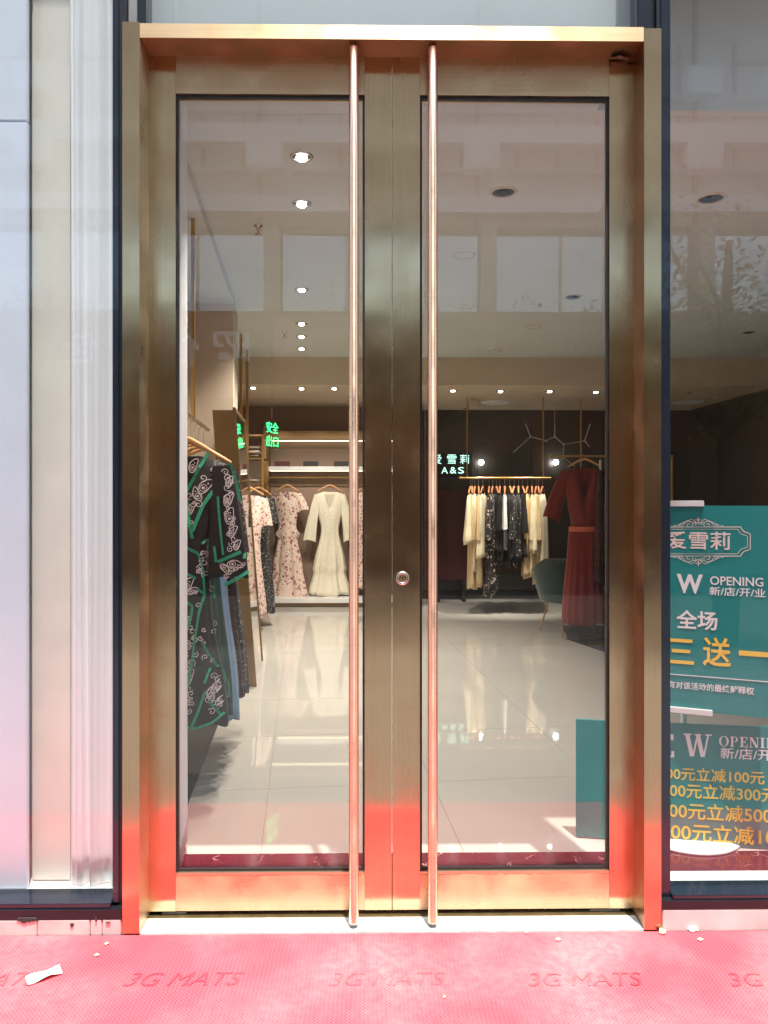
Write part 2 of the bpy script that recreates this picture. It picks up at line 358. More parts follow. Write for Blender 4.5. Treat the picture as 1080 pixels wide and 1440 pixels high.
lw = struct(zprism(MB(), INq(-1.05, -.92, 3.12, 10.45), 0, 3.04).build('wall_left', M['paint_wall']))
struct(zprism(MB(), INq(-.92, -.55, 5.95, 6.35), 0, 3.0).build('wall_pier', M['paint_wall']))
struct(B(((-2.6, 7.95, 0), (.66, 8.1, 2.74))).build('wall_rear_display', M['paint_brown']))
struct(B(((.67, 8.3, 0), (5.0, 8.45, 2.74))).build('wall_rear_dark', M['dark_wall']))
struct(B(((4.6, .2, 0), (4.75, 8.3, 3.04))).build('wall_right', M['dark_wall']))
struct(B(((-2.6, .7, 0), (-2.45, 7.95, 3.04))).build('wall_outer_left', M['paint_wall']))
struct(B(((-2.6, .66, 3.05), (5, 5.95, 3.25)), ((-2.6, .61, 3.05), (5, .658, 4.3))).build('ceiling_front', M['paint_ceiling']))
struct(B(((-2.6, 5.952, 2.74), (5, 8.6, 3.25))).build('ceiling_rear', M['paint_rear']))
struct(B(((XL+.04, .165, 2.975), (XR-.04, .19, 4.28)), ((XL+.04, .1905, 3.035), (XR-.04, .6, 3.052))).build('transom_backing', M['pale_grey']))
struct(zprism(MB(), INq(-.92, -.545, 3.14, 5.95), 2.985, 3.048).build('ceiling_soffit', M['paint_ceiling']))

# ================================================================== THE SHOP BUILDING (outside)
bld = tag(empty('shop_building', (0, .1, 0)), 'pale shop building front standing above the gold door and windows', 'building')
def part(name, m, p, *boxes, bev=0):
    mb = MB(); off = p.matrix_world.translation if False else Vector(p.location)
    for a, b in boxes: mb.box(tuple(Vector(a)-off), tuple(Vector(b)-off), bev)
    return mb.build(name, m, p)
part('fascia', M['cream_post'], bld, ((-4, .05, 4.1), (5, .6, 9)))
part('roof_slab', M['cream_post'], bld, ((-2.6, .14, 4.302), (5, 9, 4.5)))
part('pilaster', M['cream_post'], bld, ((-3.4, -.02, 0), (-2.62, .65, 4.1)))
part('pilaster', M['cream_post'], bld, ((3.2, -.02, 0), (4.0, .65, 4.1)))
# ================================================================== GOLD DOOR FRAME
fr = tag(empty('door_frame', ((XL+XR)/2, .05, 0)), 'brushed gold metal door frame around the double glass doors', 'door frame')
LY = .10                                # front face of the leaves
FD = .16
part('jamb', M['gold_v'], fr, ((XL, 0, .004), (XLi, .0015, ZT+.004)))
part('jamb_return', M['gold_y'], fr, ((XL+.003, .0016, .004), (XLi, FD, ZT)))
part('jamb', M['gold_v'], fr, ((XRi, 0, .004), (XR, .0015, ZT-.004)))
part('jamb_return', M['gold_shaded'], fr, ((XRi, .0016, .004), (XR-.003, FD, ZT-.006)))
part('header', M['gold_h'], fr, ((XLi+.001, .001, ZH), (XRi-.001, .003, ZT)))
part('header_soffit', M['gold_shaded'], fr, ((XLi+.001, .0031, ZH), (XRi-.001, FD, ZT-.002)))
part('threshold', M['plate'], fr, ((XLi+.001, .002, -.005), (XRi-.001, .086, .004)))
part('threshold_lip', M['plate_dull'], fr, ((XLi+.001, .0865, -.005), (XRi-.001, .118, .006)))
part('door_track', M['grime'], fr, ((XLi+.001, .1185, -.005), (XRi-.001, .155, .002)))
part('stop', M['black_gasket'], fr, ((XLi+.001, LY+.02, .01), (XLi+.006, FD-.005, ZH-.001)))
part('stop', M['black_gasket'], fr, ((XRi-.006, LY+.02, .01), (XRi-.001, FD-.005, ZH-.001)))
# ================================================================== DOOR LEAVES
zb, zt = .021, Z(78, LY); gb, gt_ = Z(1231, LY), Z(133, LY)
def leaf(x0, x1, sl_, sr_, label, side):
    r = tag(empty('door_leaf', ((x0+x1)/2, LY+.025, zb)), label, 'door')
    d = .05
    part('stile', M['gold_v'], r, ((x0, LY, zb), (sl_, LY+d, zt)))
    part('stile', M['gold_v'], r, ((sr_, LY, zb), (x1, LY+d, zt)))
    part('top_rail', M['gold_rail'], r, ((sl_+.0006, LY+.0012, gt_), (sr_-.0006, LY+d, zt)))
    part('bottom_rail', M['gold_rail'], r, ((sl_+.0006, LY+.0012, zb), (sr_-.0006, LY+d, gb)))
    part('glazing_bead', M['bead'], r, ((sl_+.001, LY+.0030, gb+.0005), (sr_-.001, LY+.016, gb+.011)))
    k = .008
    part('gasket', M['black_gasket'], r, ((sl_+.0005, LY+.009, gb+.0115), (sl_+k, LY+.022, gt_-.0005)), ((sr_-k, LY+.009, gb+.0115), (sr_-.0005, LY+.022, gt_-.0005)),
         ((sl_+k, LY+.009, gt_-.011), (sr_-k, LY+.022, gt_-.0005)), ((sl_+k, LY+.013, gb+.0115), (sr_-k, LY+.022, gb+.02)))
    part('glass_pane', M['glass'], r, ((sl_+.004, LY+.0225, gb+.004), (sr_-.004, LY+.0305, gt_-.004)))
    return r
xm = X(551.5, LY)
leafL = leaf(X(207.5, LY), xm-.0015, X(247, LY), X(513, LY), 'left glass door leaf with brushed gold frame and long pull bar', 0)
leafR = leaf(xm+.0015, X(893.5, LY), X(590.5, LY), X(857, LY), 'right glass door leaf with the round key lock and long pull bar', 1)
def handle(leaf_, px):
    HY = LY-.072; x = X(px, HY); o = Vector(leaf_.location); mb = MB(); r = .0162
    z0, z1 = Z(1297, HY), Z(67, HY)
    prof = [(0, z0-.004), (r*.6, z0-.003), (r*.92, z0), (r, z0+.006)]+[(r, z0+.006+(z1-z0-.008)*k/8) for k in range(1, 9)]+[(r*.9, z1), (0, z1+.001)]
    mb.lathe(prof, (x-o.x, HY-o.y, -o.z), 28); h = mb.build('pull_handle', M['bar'], leaf_)
    for z in (Z(100, HY), 1.5, .26):
        MB().tube([(x-o.x, HY-o.y, z-o.z), (x-o.x, LY-o.y, z-o.z)], .009, 12).build('standoff', M['steel'], h)
handle(leafL, 497.5); handle(leafR, 608.5)
lp = at(566, 813, LY); o = Vector(leafR.location)
lk = MB().lathe([(0, .007), (.0135, .007), (.015, .011), (.019, .0115), (.0225, .009), (.025, .004), (.025, 0)], n=28).build('lock', M['steel'], leafR, (lp.x-o.x, lp.y-o.y, lp.z-o.z), (R(90), 0, 0))
MB().lathe([(0, .0085), (.0125, .0083), (.0132, .0072)], n=20).build('cylinder_face', M['plate_dull'], lk)
MB().box((-.0015, -.005, .0086), (.0015, .005, .0092)).build('keyhole', M['black_gasket'], lk)
# film peeling from the corner and paper pushed under the doors
def scrap(name, pts, th, m, label, cat, grp=None):
    cx = sum(p[0] for p in pts)/len(pts); cy = sum(p[1] for p in pts)/len(pts); cz = min(p[2] for p in pts)
    n = len(pts); vs = [(p[0]-cx, p[1]-cy, p[2]-cz) for p in pts]+[(p[0]-cx, p[1]-cy, p[2]-cz+th) for p in pts]
    fs = [tuple(range(n))[::-1], tuple(range(n, 2*n))]+[(i, (i+1) % n, (i+1) % n+n, i+n) for i in range(n)]
    return tag(MB().add(vs, fs).build(name, m, None, (cx, cy, cz)), label, cat, grp)
M['paper'] = mat('white_paper', (.8, .79, .78), .7, 0, .06, 30, .3, 60)
M['film'] = mat('pinkish_film', lin((150, 122, 108)), .3, 0, .1, 30, .3, 80)
pk = MB()
a0 = at(860, 78, LY-.02)
def filmf(u, v):
    return (a0.x+u*.088, LY-.006-.03*v*(.5+.5*math.sin(u*5)), ZH-.004-.010*v*(.4+.6*math.sin(u*9+1)**2)-.004*u)
pk.grid(16, 5, filmf); o_ = pk.build('protective_film', M['film'], None); tag(o_, 'crumpled pinkish protective film peeling at the upper corner of the doorway', 'film')
sm = o_.modifiers.new('solid', 'SOLIDIFY'); sm.thickness = .0006
for px0, px1, lab in ((228, 262, 'thin white paper wedged under the left glass door'), (830, 872, 'thin white paper wedged under the right glass door')):
    q = [at(px0, 1284, .112), at(px1, 1284, .112), at(px1-4, 1284, .135), at(px0+6, 1284, .135)]
    scrap('paper_scrap', [(p.x, p.y, .0062) for p in q], .004, M['paper'], lab, 'paper')
gr = MB(); rg_ = random.Random(8)
for k in range(170):
    px = rg_.choice((rg_.uniform(205, 895), rg_.gauss(550, 45))); p = at(max(208, min(892, px)), HOR, .125); s_ = rg_.uniform(.0012, .0042); y = rg_.uniform(.1195, .15); a = rg_.uniform(0, 3)
    c, q = math.cos(a)*s_, math.sin(a)*s_
    gr.add([(p.x+c, y+q, .003), (p.x-q, y+c, .003), (p.x-c, y-q, .003), (p.x+q*.5, y-c*.5, .003), (p.x, y, .003+s_*.7)], [(0, 1, 4), (1, 2, 4), (2, 3, 4), (3, 0, 4), (3, 2, 1, 0)])
tag(gr.build('grit', M['paper'], None), 'pale grit and flecks lying in the dark track under the doors', 'grit', kind='stuff')
# ================================================================== SIDE WINDOWS AND TRANSOM
def window(name, label, x0, x1, inner, z0, z1, gl):
    r = tag(empty(name, ((x0+x1)/2, .05, z0)), label, 'window'); o = Vector(r.location)
    return r
WG = .07
# left window
wl = tag(empty('shop_window', (-1.75, .06, 0)), 'dark framed display window with white curtains inside', 'window')
xa = X(158, .03); 
part('mullion', M['alu'], wl, ((xa, .03, .088), (XL-.022, .12, 4.09)), bev=.002)
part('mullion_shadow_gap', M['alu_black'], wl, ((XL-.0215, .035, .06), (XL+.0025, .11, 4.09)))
part('bottom_frame', M['alu_black'], wl, ((-2.61, .004, Z(1291, .004)), (XL-.003, .12, Z(1277, .004))))
part('bottom_bead', M['alu'], wl, ((-2.61, .012, Z(1277, .004)+.0005), (xa-.001, .11, Z(1268, .012))), bev=.002)
part('glass_pane', M['glass_blue'], wl, ((-2.61, WG, Z(1268, .034)-.004), (xa+.01, WG+.01, 4.08)))
part('top_frame', M['alu'], wl, ((-2.61, .03, 4.0), (xa-.001, .12, 4.09)))
# right window
wr = tag(empty('shop_window', (2.0, .06, 0)), 'dark framed display window with green sale posters inside', 'window')
xb = X(943, .03)
part('mullion', M['alu'], wr, ((XR+.010, .03, .088), (xb, .12, 4.09)), bev=.002)
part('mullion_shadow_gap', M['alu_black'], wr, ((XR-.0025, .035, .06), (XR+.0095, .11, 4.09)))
part('bottom_frame', M['alu_black'], wr, ((XR+.002, .004, Z(1282, .004)), (3.19, .12, Z(1270, .004))))
part('bottom_bead', M['alu'], wr, ((xb+.001, .012, Z(1270, .004)+.0005), (3.19, .11, Z(1262, .012))), bev=.002)
part('glass_pane', M['glass'], wr, ((xb-.01, WG, Z(1262, .034)-.004), (3.19, WG+.01, 4.08)))
part('top_frame', M['alu'], wr, ((xb+.001, .03, 4.0), (3.19, .12, 4.09)))
# transom
tr = tag(empty('transom_window', (0, .06, ZT)), 'tinted transom pane above the gold door frame', 'window')
part('mullion', M['steel'], tr, ((XL+.004, .045, ZT+.006), (XL+.034, .12, 4.09)), bev=.002)
part('mullion', M['alu'], tr, ((XL+.0345, .05, ZT+.006), (XLi+.006, .12, 4.09)), bev=.002)
part('mullion', M['alu'], tr, ((XRi-.006, .05, ZT+.006), (XR-.012, .12, 4.09)), bev=.002)
part('mullion', M['alu_black'], tr, ((XR-.0115, .05, ZT+.006), (XR-.003, .12, 4.09)))
part('glass_pane', M['glass_blue'], tr, ((XLi, WG, ZT-.02), (XRi, WG+.01, 4.08)))
part('sill', M['alu'], tr, ((XLi+.0065, .045, ZT+.001), (XRi-.0065, .115, ZT+.008)))
# marble plinths beneath the windows
def plinth(segs, label, zt_):
    r = tag(empty('marble_plinth', (segs[0][0], .03, 0)), label, 'plinth')
    for a, b in segs:
        part('marble_slab', M['kerb_marble'], r, ((a+.0008, .001+random.uniform(0, .003), -.005), (b-.0008, .14, zt_)), bev=.003)
    return r
pl = plinth([(-2.6, X(52, 0)-.5), (X(52, 0)-.5, X(52, 0)), (X(52, 0), X(126, 0)), (X(126, 0), X(143, 0)), (X(143, 0), XL-.004)], 'chipped pale marble plinth under the curtained display window', Z(1291, 0))
def chip(px, py, wd, ht, nm, seed):
    q = at(px, py, 0)-Vector(pl.location); rr = random.Random(seed); poly = []
    for k in range(14):
        a = -math.pi*k/13; poly.append((q.x+wd*math.cos(a)*rr.uniform(.85, 1.1), q.z+ht*math.sin(a)*rr.uniform(.7, 1.1)))
    MB().prism(poly, -.0305, -.02).build(nm, M['grime'], pl)
chip(37, 1291, .033, .017, 'chip', 1); chip(101, 1299, .006, .012, 'stain', 2); chip(152, 1297, .008, .002, 'stain', 3); chip(135, 1291, .003, .014, 'stain', 4)
plinth([(XR+.004, 1.75), (1.75, 2.6), (2.6, 3.19)], 'pale marble plinth under the poster display window', Z(1283, 0))
# ================================================================== RED DOOR MAT
mt = tag(empty('door_mat', (0, -.4, 0)), 'red woven vinyl floor mat lying in front of the gold doors', 'mat')
mm = MB(); nx, ny = 120, 14
def matf(u, v):
    x = -4.2+8.4*u; y = -.80+.797*v
    return (x, y+.4, .0005+.0016*math.sin(x*3.1+y*5)*math.sin(y*7+x)*(1-v)**.5)
mm.grid(nx, ny, matf); mo = mm.build('mesh_sheet', M['mat'], mt)
mb = MB().box((-4.2, -.399, -.0055), (4.2, .396, -.0015)); mb.build('backing', M['mat_dark'], mt)
for px in (-22, 260, 545, 823, 1105):
    p = atz(px, 1376, .003); me = text_data('3G MATS', 0); fit(me, .335, .062)
    for v in me.vertices: v.co.x += v.co.y*.30
    me.materials.clear(); me.materials.append(M['mat_dark'])
    o_ = bpy.data.objects.new('lettering', me); C.objects.link(o_); o_.parent = mt; o_.location = (p.x, p.y+.4, .0022); o_.scale = (1, 1, .6)
# litter on the mat
def crumple(name, c, sx, sy, hgt, m, label, cat, rz, grp=None):
    mb = MB(); rr = random.Random(hash(label) % 1000 if False else len(label))
    ph = [rr.uniform(0, 6) for _ in range(4)]
    def f(u, v):
        x = (u-.5)*sx; y = (v-.5)*sy*(1-.3*abs(u-.5))
        return (x, y, .0006+hgt*(.5+.5*math.sin(u*7+ph[0]+v*3))*(.6+.4*math.sin(v*6+ph[1])))
    mb.grid(10, 8, f, False); o = mb.build(name, m, None, (c.x, c.y, .003), (0, 0, rz)); md = o.modifiers.new('s', 'SOLIDIFY'); md.thickness = .0012; md.offset = 1
    return tag(o, label, cat, grp)
M['leaf_dry'] = mat('dry_leaf', lin((214, 190, 150)), .7, 0, .2, 40)
crumple('paper_scrap', atz(62, 1374, 0), .095, .045, .014, M['paper'], 'crumpled white tissue lying on the red mat', 'paper', R(35))
for px, py, s, rz in ((150, 1329, .016, .4), (136, 1345, .018, 0.1), (785, 1323, .02, .3), (740, 1313, .014, 1), (985, 1323, .022, .1), (625, 1404, .012, .9)):
    crumple('leaf_scrap', atz(px, py, 0), s*.8, s*.5, .004, M['leaf_dry'], 'tiny pale dry leaf scrap lying on the red mat', 'leaf scrap', rz, 'leaf scraps on the red mat')
crumple('paper_scrap', atz(975, 1309, 0), .03, .02, .008, M['paper'], 'small white torn scrap beside the gold jamb at the marble plinth', 'paper', .2)
crumple('leaf_scrap', atz(932, 1312, 0), .025, .02, .012, M['leaf_dry'], 'curled dry leaf at the foot of the gold jamb', 'leaf scrap', 1.0)

# ================================================================== LEFT DISPLAY NICHE
nf = tag(part_root := empty('display_platform', (-1.7, .34, 0)), 'low white display platform behind the curtained window', 'platform')
part('deck', M['white_stone'], nf, ((-2.44, .135, .002), (-.80, .60, .075)), bev=.004)
part('back_panel', M['white_paint'], nf, ((-2.44, .56, .0755), (-.86, .60, 4.28)))
def curtain(name, label, x0, y0, x1, y1, z0, z1, amp, nf_, seed=0):
    L_ = math.hypot(x1-x0, y1-y0); tx, ty = (x1-x0)/L_, (y1-y0)/L_; rr = random.Random(seed)
    ph = [rr.uniform(0, 6) for _ in range(3)]
    def f(u, v):
        a = amp*(.35+.65*(1-v)**.7)
        d = a*(math.sin(u*nf_*6.283+ph[0]+.5*math.sin(v*3+u*4))+.45*math.sin(u*nf_*6.283*1.7+ph[1]+v*1.2)+.2*math.sin(u*nf_*6.283*3.3+ph[2]))
        s = u*L_+.006*math.sin(v*4+u*9)
        return (s*tx-d*ty, s*ty+d*tx, v*(z1-z0))
    mb = MB().grid(int(nf_*22)+10, 40, f); o = mb.build(name, M['curtain'], None, (x0, y0, z0)); md = o.modifiers.new('s', 'SOLIDIFY'); md.thickness = .002
    return tag(o, label, 'curtain')
curtain('display_curtain', 'white pleated curtain hanging behind the left display window', X(96, .17), .175, X(178, .16), .168, .078, 4.2, .014, 3.2, 3)
curtain('display_curtain', 'white curtain edge hanging just inside the left glass door', X(247, .165), .165, X(263, .535), .535, .06, 3.9, .003, 3, 5)
po = tag(empty('cream_panel', (X(75, .15), .15, .076)), 'cream upright panel between the pale blue board and the white curtain', 'panel')
part('board', M['cream_post'], po, ((X(44, .2), .2, .076), (X(101, .2), .22, 4.0)), bev=.006)
pb = tag(empty('light_board', (-1.5, .15, .076)), 'pale blue board standing at the far end of the curtained window', 'board')
part('lower_panel', M['pale_blue'], pb, ((-2.4, .15, .076), (X(38, .15), .17, Z(174, .15))), bev=.003)
part('upper_panel', M['pale_blue'], pb, ((-2.4, .15, Z(173, .15)+.002), (X(38, .15), .17, 3.9)), bev=.003)

# ================================================================== CEILING FITTINGS
def lampdata(name, power, ang, blend, col=(1, .91, .8), size=.035):
    l = bpy.data.lights.new(name, 'SPOT'); l.energy = power; l.spot_size = R(ang); l.spot_blend = blend; l.color = col; l.shadow_soft_size = size
    return l
def downlight(p, z, label, group, lit=0, ang=95, r=.052, aim=None, black=False):
    e = tag(empty('downlight', (p.x, p.y, z)), label, 'downlight', group)
    MB().lathe([(r*.80, -.001), (r*.84, -.006), (r*.98, -.006), (r*1.06, -.0005)], n=28).build('trim_ring', M['ring_white'] if not lit else M['steel'], e)
    MB().lathe([(0, -.0012), (r*.45, -.0016), (r*.81, -.0022)], n=24).build('lamp_can', M['black_can'], e)
    if lit:
        MB().lathe([(0, -.010), (r*.34, -.009), (r*.5, -.004), (r*.5, -.002)], n=20).build('lens', M['lens'], e, (0, .008, -.002), (R(-14), 0, 0))
        ld = lampdata('downlight_lamp', lit, ang, .7); lo = bpy.data.objects.new('lamp', ld); C.objects.link(lo); lo.parent = e; lo.location = (0, 0, -.03)
        if aim is not None:
            dv = Vector(aim)-Vector((p.x, p.y, z-.03)); lo.rotation_euler = dv.to_track_quat('-Z', 'Y').to_euler()
    else:
        MB().lathe([(r*.2, -.006), (r*.42, -.010), (r*.5, -.007), (r*.5, -.002)], n=20).build('lens', M['black_can'], e, (0, .006, 0))
    return e
ZC, ZR = 3.05, 2.74
PWR = .62
for i, (px, py) in enumerate(((424, 220), (424, 286), (424, 407), (424, 455), (424, 473), (424, 490))):
    downlight(atz(px, py, ZC), ZC, 'lit recessed downlight in the row along the front ceiling', 'lit downlights in a row on the front ceiling', lit=(70, 70, 105, 105, 95, 90)[i]*PWR, ang=110)
for i, (px, py) in enumerate(((637, 549), (704, 550), (773, 550), (838, 551))):
    q = atz(px, py, ZR)
    downlight(q, ZR, 'lit recessed spotlight in the row above the hanging clothes rail', 'lit spotlights above the clothes rail', lit=(80, 115, 115, 8)[i]*PWR, ang=44, aim=(min(q.x, 2.0), 6.95, .95))
for px, py, x_ in ((424, 546, -.75), (356, 545, -1.3), (470, 546, -.2)):
    q = atz(px, py, ZR)
    downlight(q, ZR, 'lit recessed spotlight before the rear display wall', 'lit spotlights before the display wall', lit=42*PWR, ang=70, aim=(x_, 7.8, 1.0))
for px, py in ((1016, 577), (1070, 565)):
    downlight(atz(px, py, ZR), ZR, 'lit recessed downlight on the rear ceiling beyond the poster window', 'lit downlights beyond the posters', lit=14*PWR, ang=90, r=.07)
for px, py, r_ in ((708, 270, .07), (1000, 279, .075), (806, 417, .072), (1053, 467, .07)):
    downlight(atz(px, py, ZC), ZC, 'unlit black recessed downlight on the front ceiling', 'unlit black downlights on the front ceiling', r=r_)
for px, py in ((970, 552), (654, 574), (840, 577)):
    downlight(atz(px, py, ZR), ZR, 'unlit black recessed downlight on the rear ceiling', 'unlit black downlights on the rear ceiling', r=.05)
for px, py in ((652, 359), (750, 459), (600, 413), (697, 493)):
    p = atz(px, py, ZC); e = tag(empty('ceiling_speaker', (p.x, p.y, ZC)), 'round flush beige ceiling speaker on the front ceiling', 'speaker', 'flush ceiling speakers')
    MB().lathe([(0, -.003), (.062, -.003)], n=28).build('grille', M['paint_ceiling'], e); MB().lathe([(.062, -.002), (.066, -.007), (.076, -.006), (.08, -.0005)], n=28).build('rim', M['ring_white'], e)
for px, py in ((363, 317), (400, 467)):
    p = atz(px, py, ZC); e = tag(empty('sprinkler', (p.x, p.y, ZC)), 'small metal fire sprinkler head hanging from the front ceiling', 'sprinkler', 'fire sprinklers on the front ceiling')
    MB().lathe([(.026, 0), (.024, -.006), (.008, -.01), (.008, -.03), (.004, -.05)], n=14).build('body', M['steel'], e)
    MB().lathe([(0, -.052), (.019, -.052), (.019, -.055), (0, -.056)], n=14).build('deflector', M['steel'], e)
for px, py, lab in ((697, 565, 'round white ceiling air diffuser above the clothes rail'), (967, 565, 'round white ceiling air diffuser seen above the posters')):
    p = atz(px, py, ZR); e = tag(empty('air_diffuser', (p.x, p.y, ZR)), lab, 'air vent')
    for r0 in (.06, .11, .16): MB().lathe([(r0, -.004), (r0+.02, -.018), (r0+.04, -.004)], n=28).build('ring', M['white_paint'], e)
p = at(666, 589, 7.2); e = tag(empty('ceiling_box', (p.x, 7.2, ZR)), 'small beige box fixed under the rear ceiling beside the rail pole', 'box')
MB().box((-.055, -.05, -.11), (.055, .05, -.001), .006).build('housing', M['paint_rear'], e); MB().box((-.04, -.052, -.09), (.04, -.0505, -.03)).build('cover', M['ring_white'], e)
# ================================================================== THE OTHER SIDE OF THE STREET (seen in the panes and the metal)
def refl(px, py, Y):
    p = at(px, py, .24-Y); return Vector((p.x, Y, p.z))
OY = -13.0
M['opp_wall'] = mat('pale_render', lin((206, 200, 190)), .8, 0, .08, 1)
M['opp_glass'] = mat('sky_reflecting_window', (.8, .83, .86), .06, 1, .06, 1)
M['opp_white'] = mat('white_panel_blind', (.9, .9, .9), .4, 0, .03)
M['opp_dark'] = mat('dark_shopfront', lin((138, 86, 60)), .5, 0, .2, 1)
M['opp_sign'] = mat('brown_signboard', lin((110, 84, 66)), .5, 0, .08, 1)
M['pink'] = mat('pink_sign', lin((226, 150, 140)), .6, 0, .1, 6)
ob = tag(empty('opposite_building', (0, OY, -.16)), 'pale building across the street mirrored in the shop panes', 'building')
zs = refl(540, 437, OY).z; zs0 = refl(540, 560, OY).z; zw = refl(540, 320, OY).z; zl1 = refl(540, 300, OY).z; zl2 = refl(540, 203, OY).z
part('wall', M['opp_wall'], ob, ((-22, OY-6, zw+.1), (22, OY-.25, 17)))
part('wall_base', M['opp_wall'], ob, ((-22, OY-6, zs+.01), (22, OY-.6, zw+.099)))
part('shopfront', M['opp_dark'], ob, ((-22, OY-6, -.16), (22, OY-.3, zs0)))
part('signboard', M['opp_sign'], ob, ((-22, OY-6, zs0+.01), (22, OY-.05, zs)))
for z, h in ((zl1, .35), (zl2, .4), (zl2+3.3, .4)): part('ledge', M['opp_white'], ob, ((-22, OY-.24, z), (22, OY+.1, z+h)))
mx0 = refl(690, 400, OY).x; pit = refl(690, 400, OY).x-refl(380, 400, OY).x
for k in range(-5, 6):
    x0 = mx0+k*pit
    part('pier', M['opp_wall'], ob, ((x0-.17, OY-.58, zs+.02), (x0+.17, OY-.2, zw+.09)))
    wn = part('window', M['opp_glass'], ob, ((x0+.2, OY-.58, zs+.1), (x0+pit-.2, OY-.5, zw)))
    for zz in (zl1+1.0, zl2+1.1):
        wn2 = part('window', M['opp_wall'], ob, ((x0+.6, OY-.30, zz), (x0+pit-.6, OY-.246, zz+1.15)))
        for t in (0, .25, .5, .75, 1):
            xx = x0+.6+(pit-1.2)*t; part('window_bar', M['opp_dark'], ob, ((xx-.04, OY-.245, zz), (xx+.04, OY-.19, zz+1.15)))
        part('window_bar', M['opp_dark'], ob, ((x0+.6, OY-.244, zz+.72), (x0+pit-.6, OY-.2, zz+.79)))
        part('window_sill', M['opp_wall'], ob, ((x0+.45, OY-.249, zz-.09), (x0+pit-.45, OY-.05, zz-.005)))
        part('air_conditioner', M['opp_white'], ob, ((x0+pit-.55+.2*math.sin(k*3), OY-.249, zz-.1), (x0+pit+.2+.2*math.sin(k*3), OY+.15, zz+.5)), bev=.03)
    for t in (.33, .66): part('window_bar', M['opp_wall'], ob, ((x0+.2+(pit-.4)*t-.03, OY-.499, zs+.1), (x0+.2+(pit-.4)*t+.03, OY-.46, zw)))
    part('drain_pipe', M['opp_sign'], ob, ((x0-.3, OY-.249, zw+.12), (x0-.22, OY-.15, 16)))
for k in range(-8, 9):
    part('shop_door', M['opp_sign'], ob, ((k*2.4-.95, OY-.299, .0), (k*2.4+.95, OY-.25, 2.5)))
for px, ch in ((325, '昭'), (255, '仁'), (115, '佳')):
    p = refl(px, 490, OY+.02); text_obj('sign_character', ch, .78, .72, M['opp_white'], ob, (p.x, .03, p.z+.16), (R(90), 0, R(180)), .02)
p = refl(400, 480, OY+.02); part('pink_sign', M['pink'], ob, ((p.x-.22, OY-.049, p.z-.5), (p.x+.22, OY+.02, p.z+.5)), bev=.1)
M['bark'] = mat('bark', lin((92, 74, 60)), .9, 0, .25, 8, .5, 40)
M['foliage'] = mat('foliage', (.07, .10, .03), .6, 0, .5, 1.5)
def tree(loc, h, rad, n, label, seed):
    rr = random.Random(seed); r = tag(empty('street_tree', loc), label, 'tree', None)
    tk = MB(); tk.tube([(0, 0, 0), (.04, .03, h*.3), (-.03, .05, h*.55), (.05, 0, h*.8)], [.15, .12, .09, .04], 9)
    tips = []
    for i in range(20):
        a = rr.uniform(0, 6.28); z = h*rr.uniform(.38, .62); l = rad*rr.uniform(.6, 1.0); e_ = Vector((math.cos(a)*l, math.sin(a)*l, z+rr.uniform(.3, 1.3)))
        mid = Vector((0, 0, z)).lerp(e_, .5)+Vector((rr.uniform(-.15, .15), rr.uniform(-.15, .15), .15)); tk.tube([(0, .03, z-.05), mid, e_], [.05, .03, .008], 6); tips += [mid, e_]
    tk.build('trunk', M['bark'], r)
    cr = MB()
    for i in range(n):
        t = rr.choice(tips); c = t+Vector((rr.gauss(0, .36), rr.gauss(0, .36), rr.gauss(0.05, .30))); s = rr.uniform(.028, .055)
        u = Vector((rr.uniform(-1, 1), rr.uniform(-1, 1), rr.uniform(-.7, .4))).normalized(); v = u.cross(Vector((rr.uniform(-1, 1), rr.uniform(-1, 1), rr.uniform(-1, 1)))).normalized()
        cr.add([c, c+u*s+v*s*.35, c+u*s*2, c+u*s-v*s*.35], [(0, 1, 2, 3)])
    cr.build('crown', M['foliage'], r); return r
tree((3.9, -5.6, -.16), 5.6, 1.5, 7000, 'leafy street tree mirrored beside the poster window', 4)
tree((-5.2, -9.2, -.16), 6.2, 1.9, 8000, 'broad street tree across the road mirrored in the curtained window', 9)
tree((.6, -9.6, -.16), 5.6, 1.8, 8000, 'street tree across the road mirrored in the gold door stiles', 12)
tree((8.5, -9.4, -.16), 6.4, 1.9, 7000, 'street tree across the road mirrored in the poster window', 15)

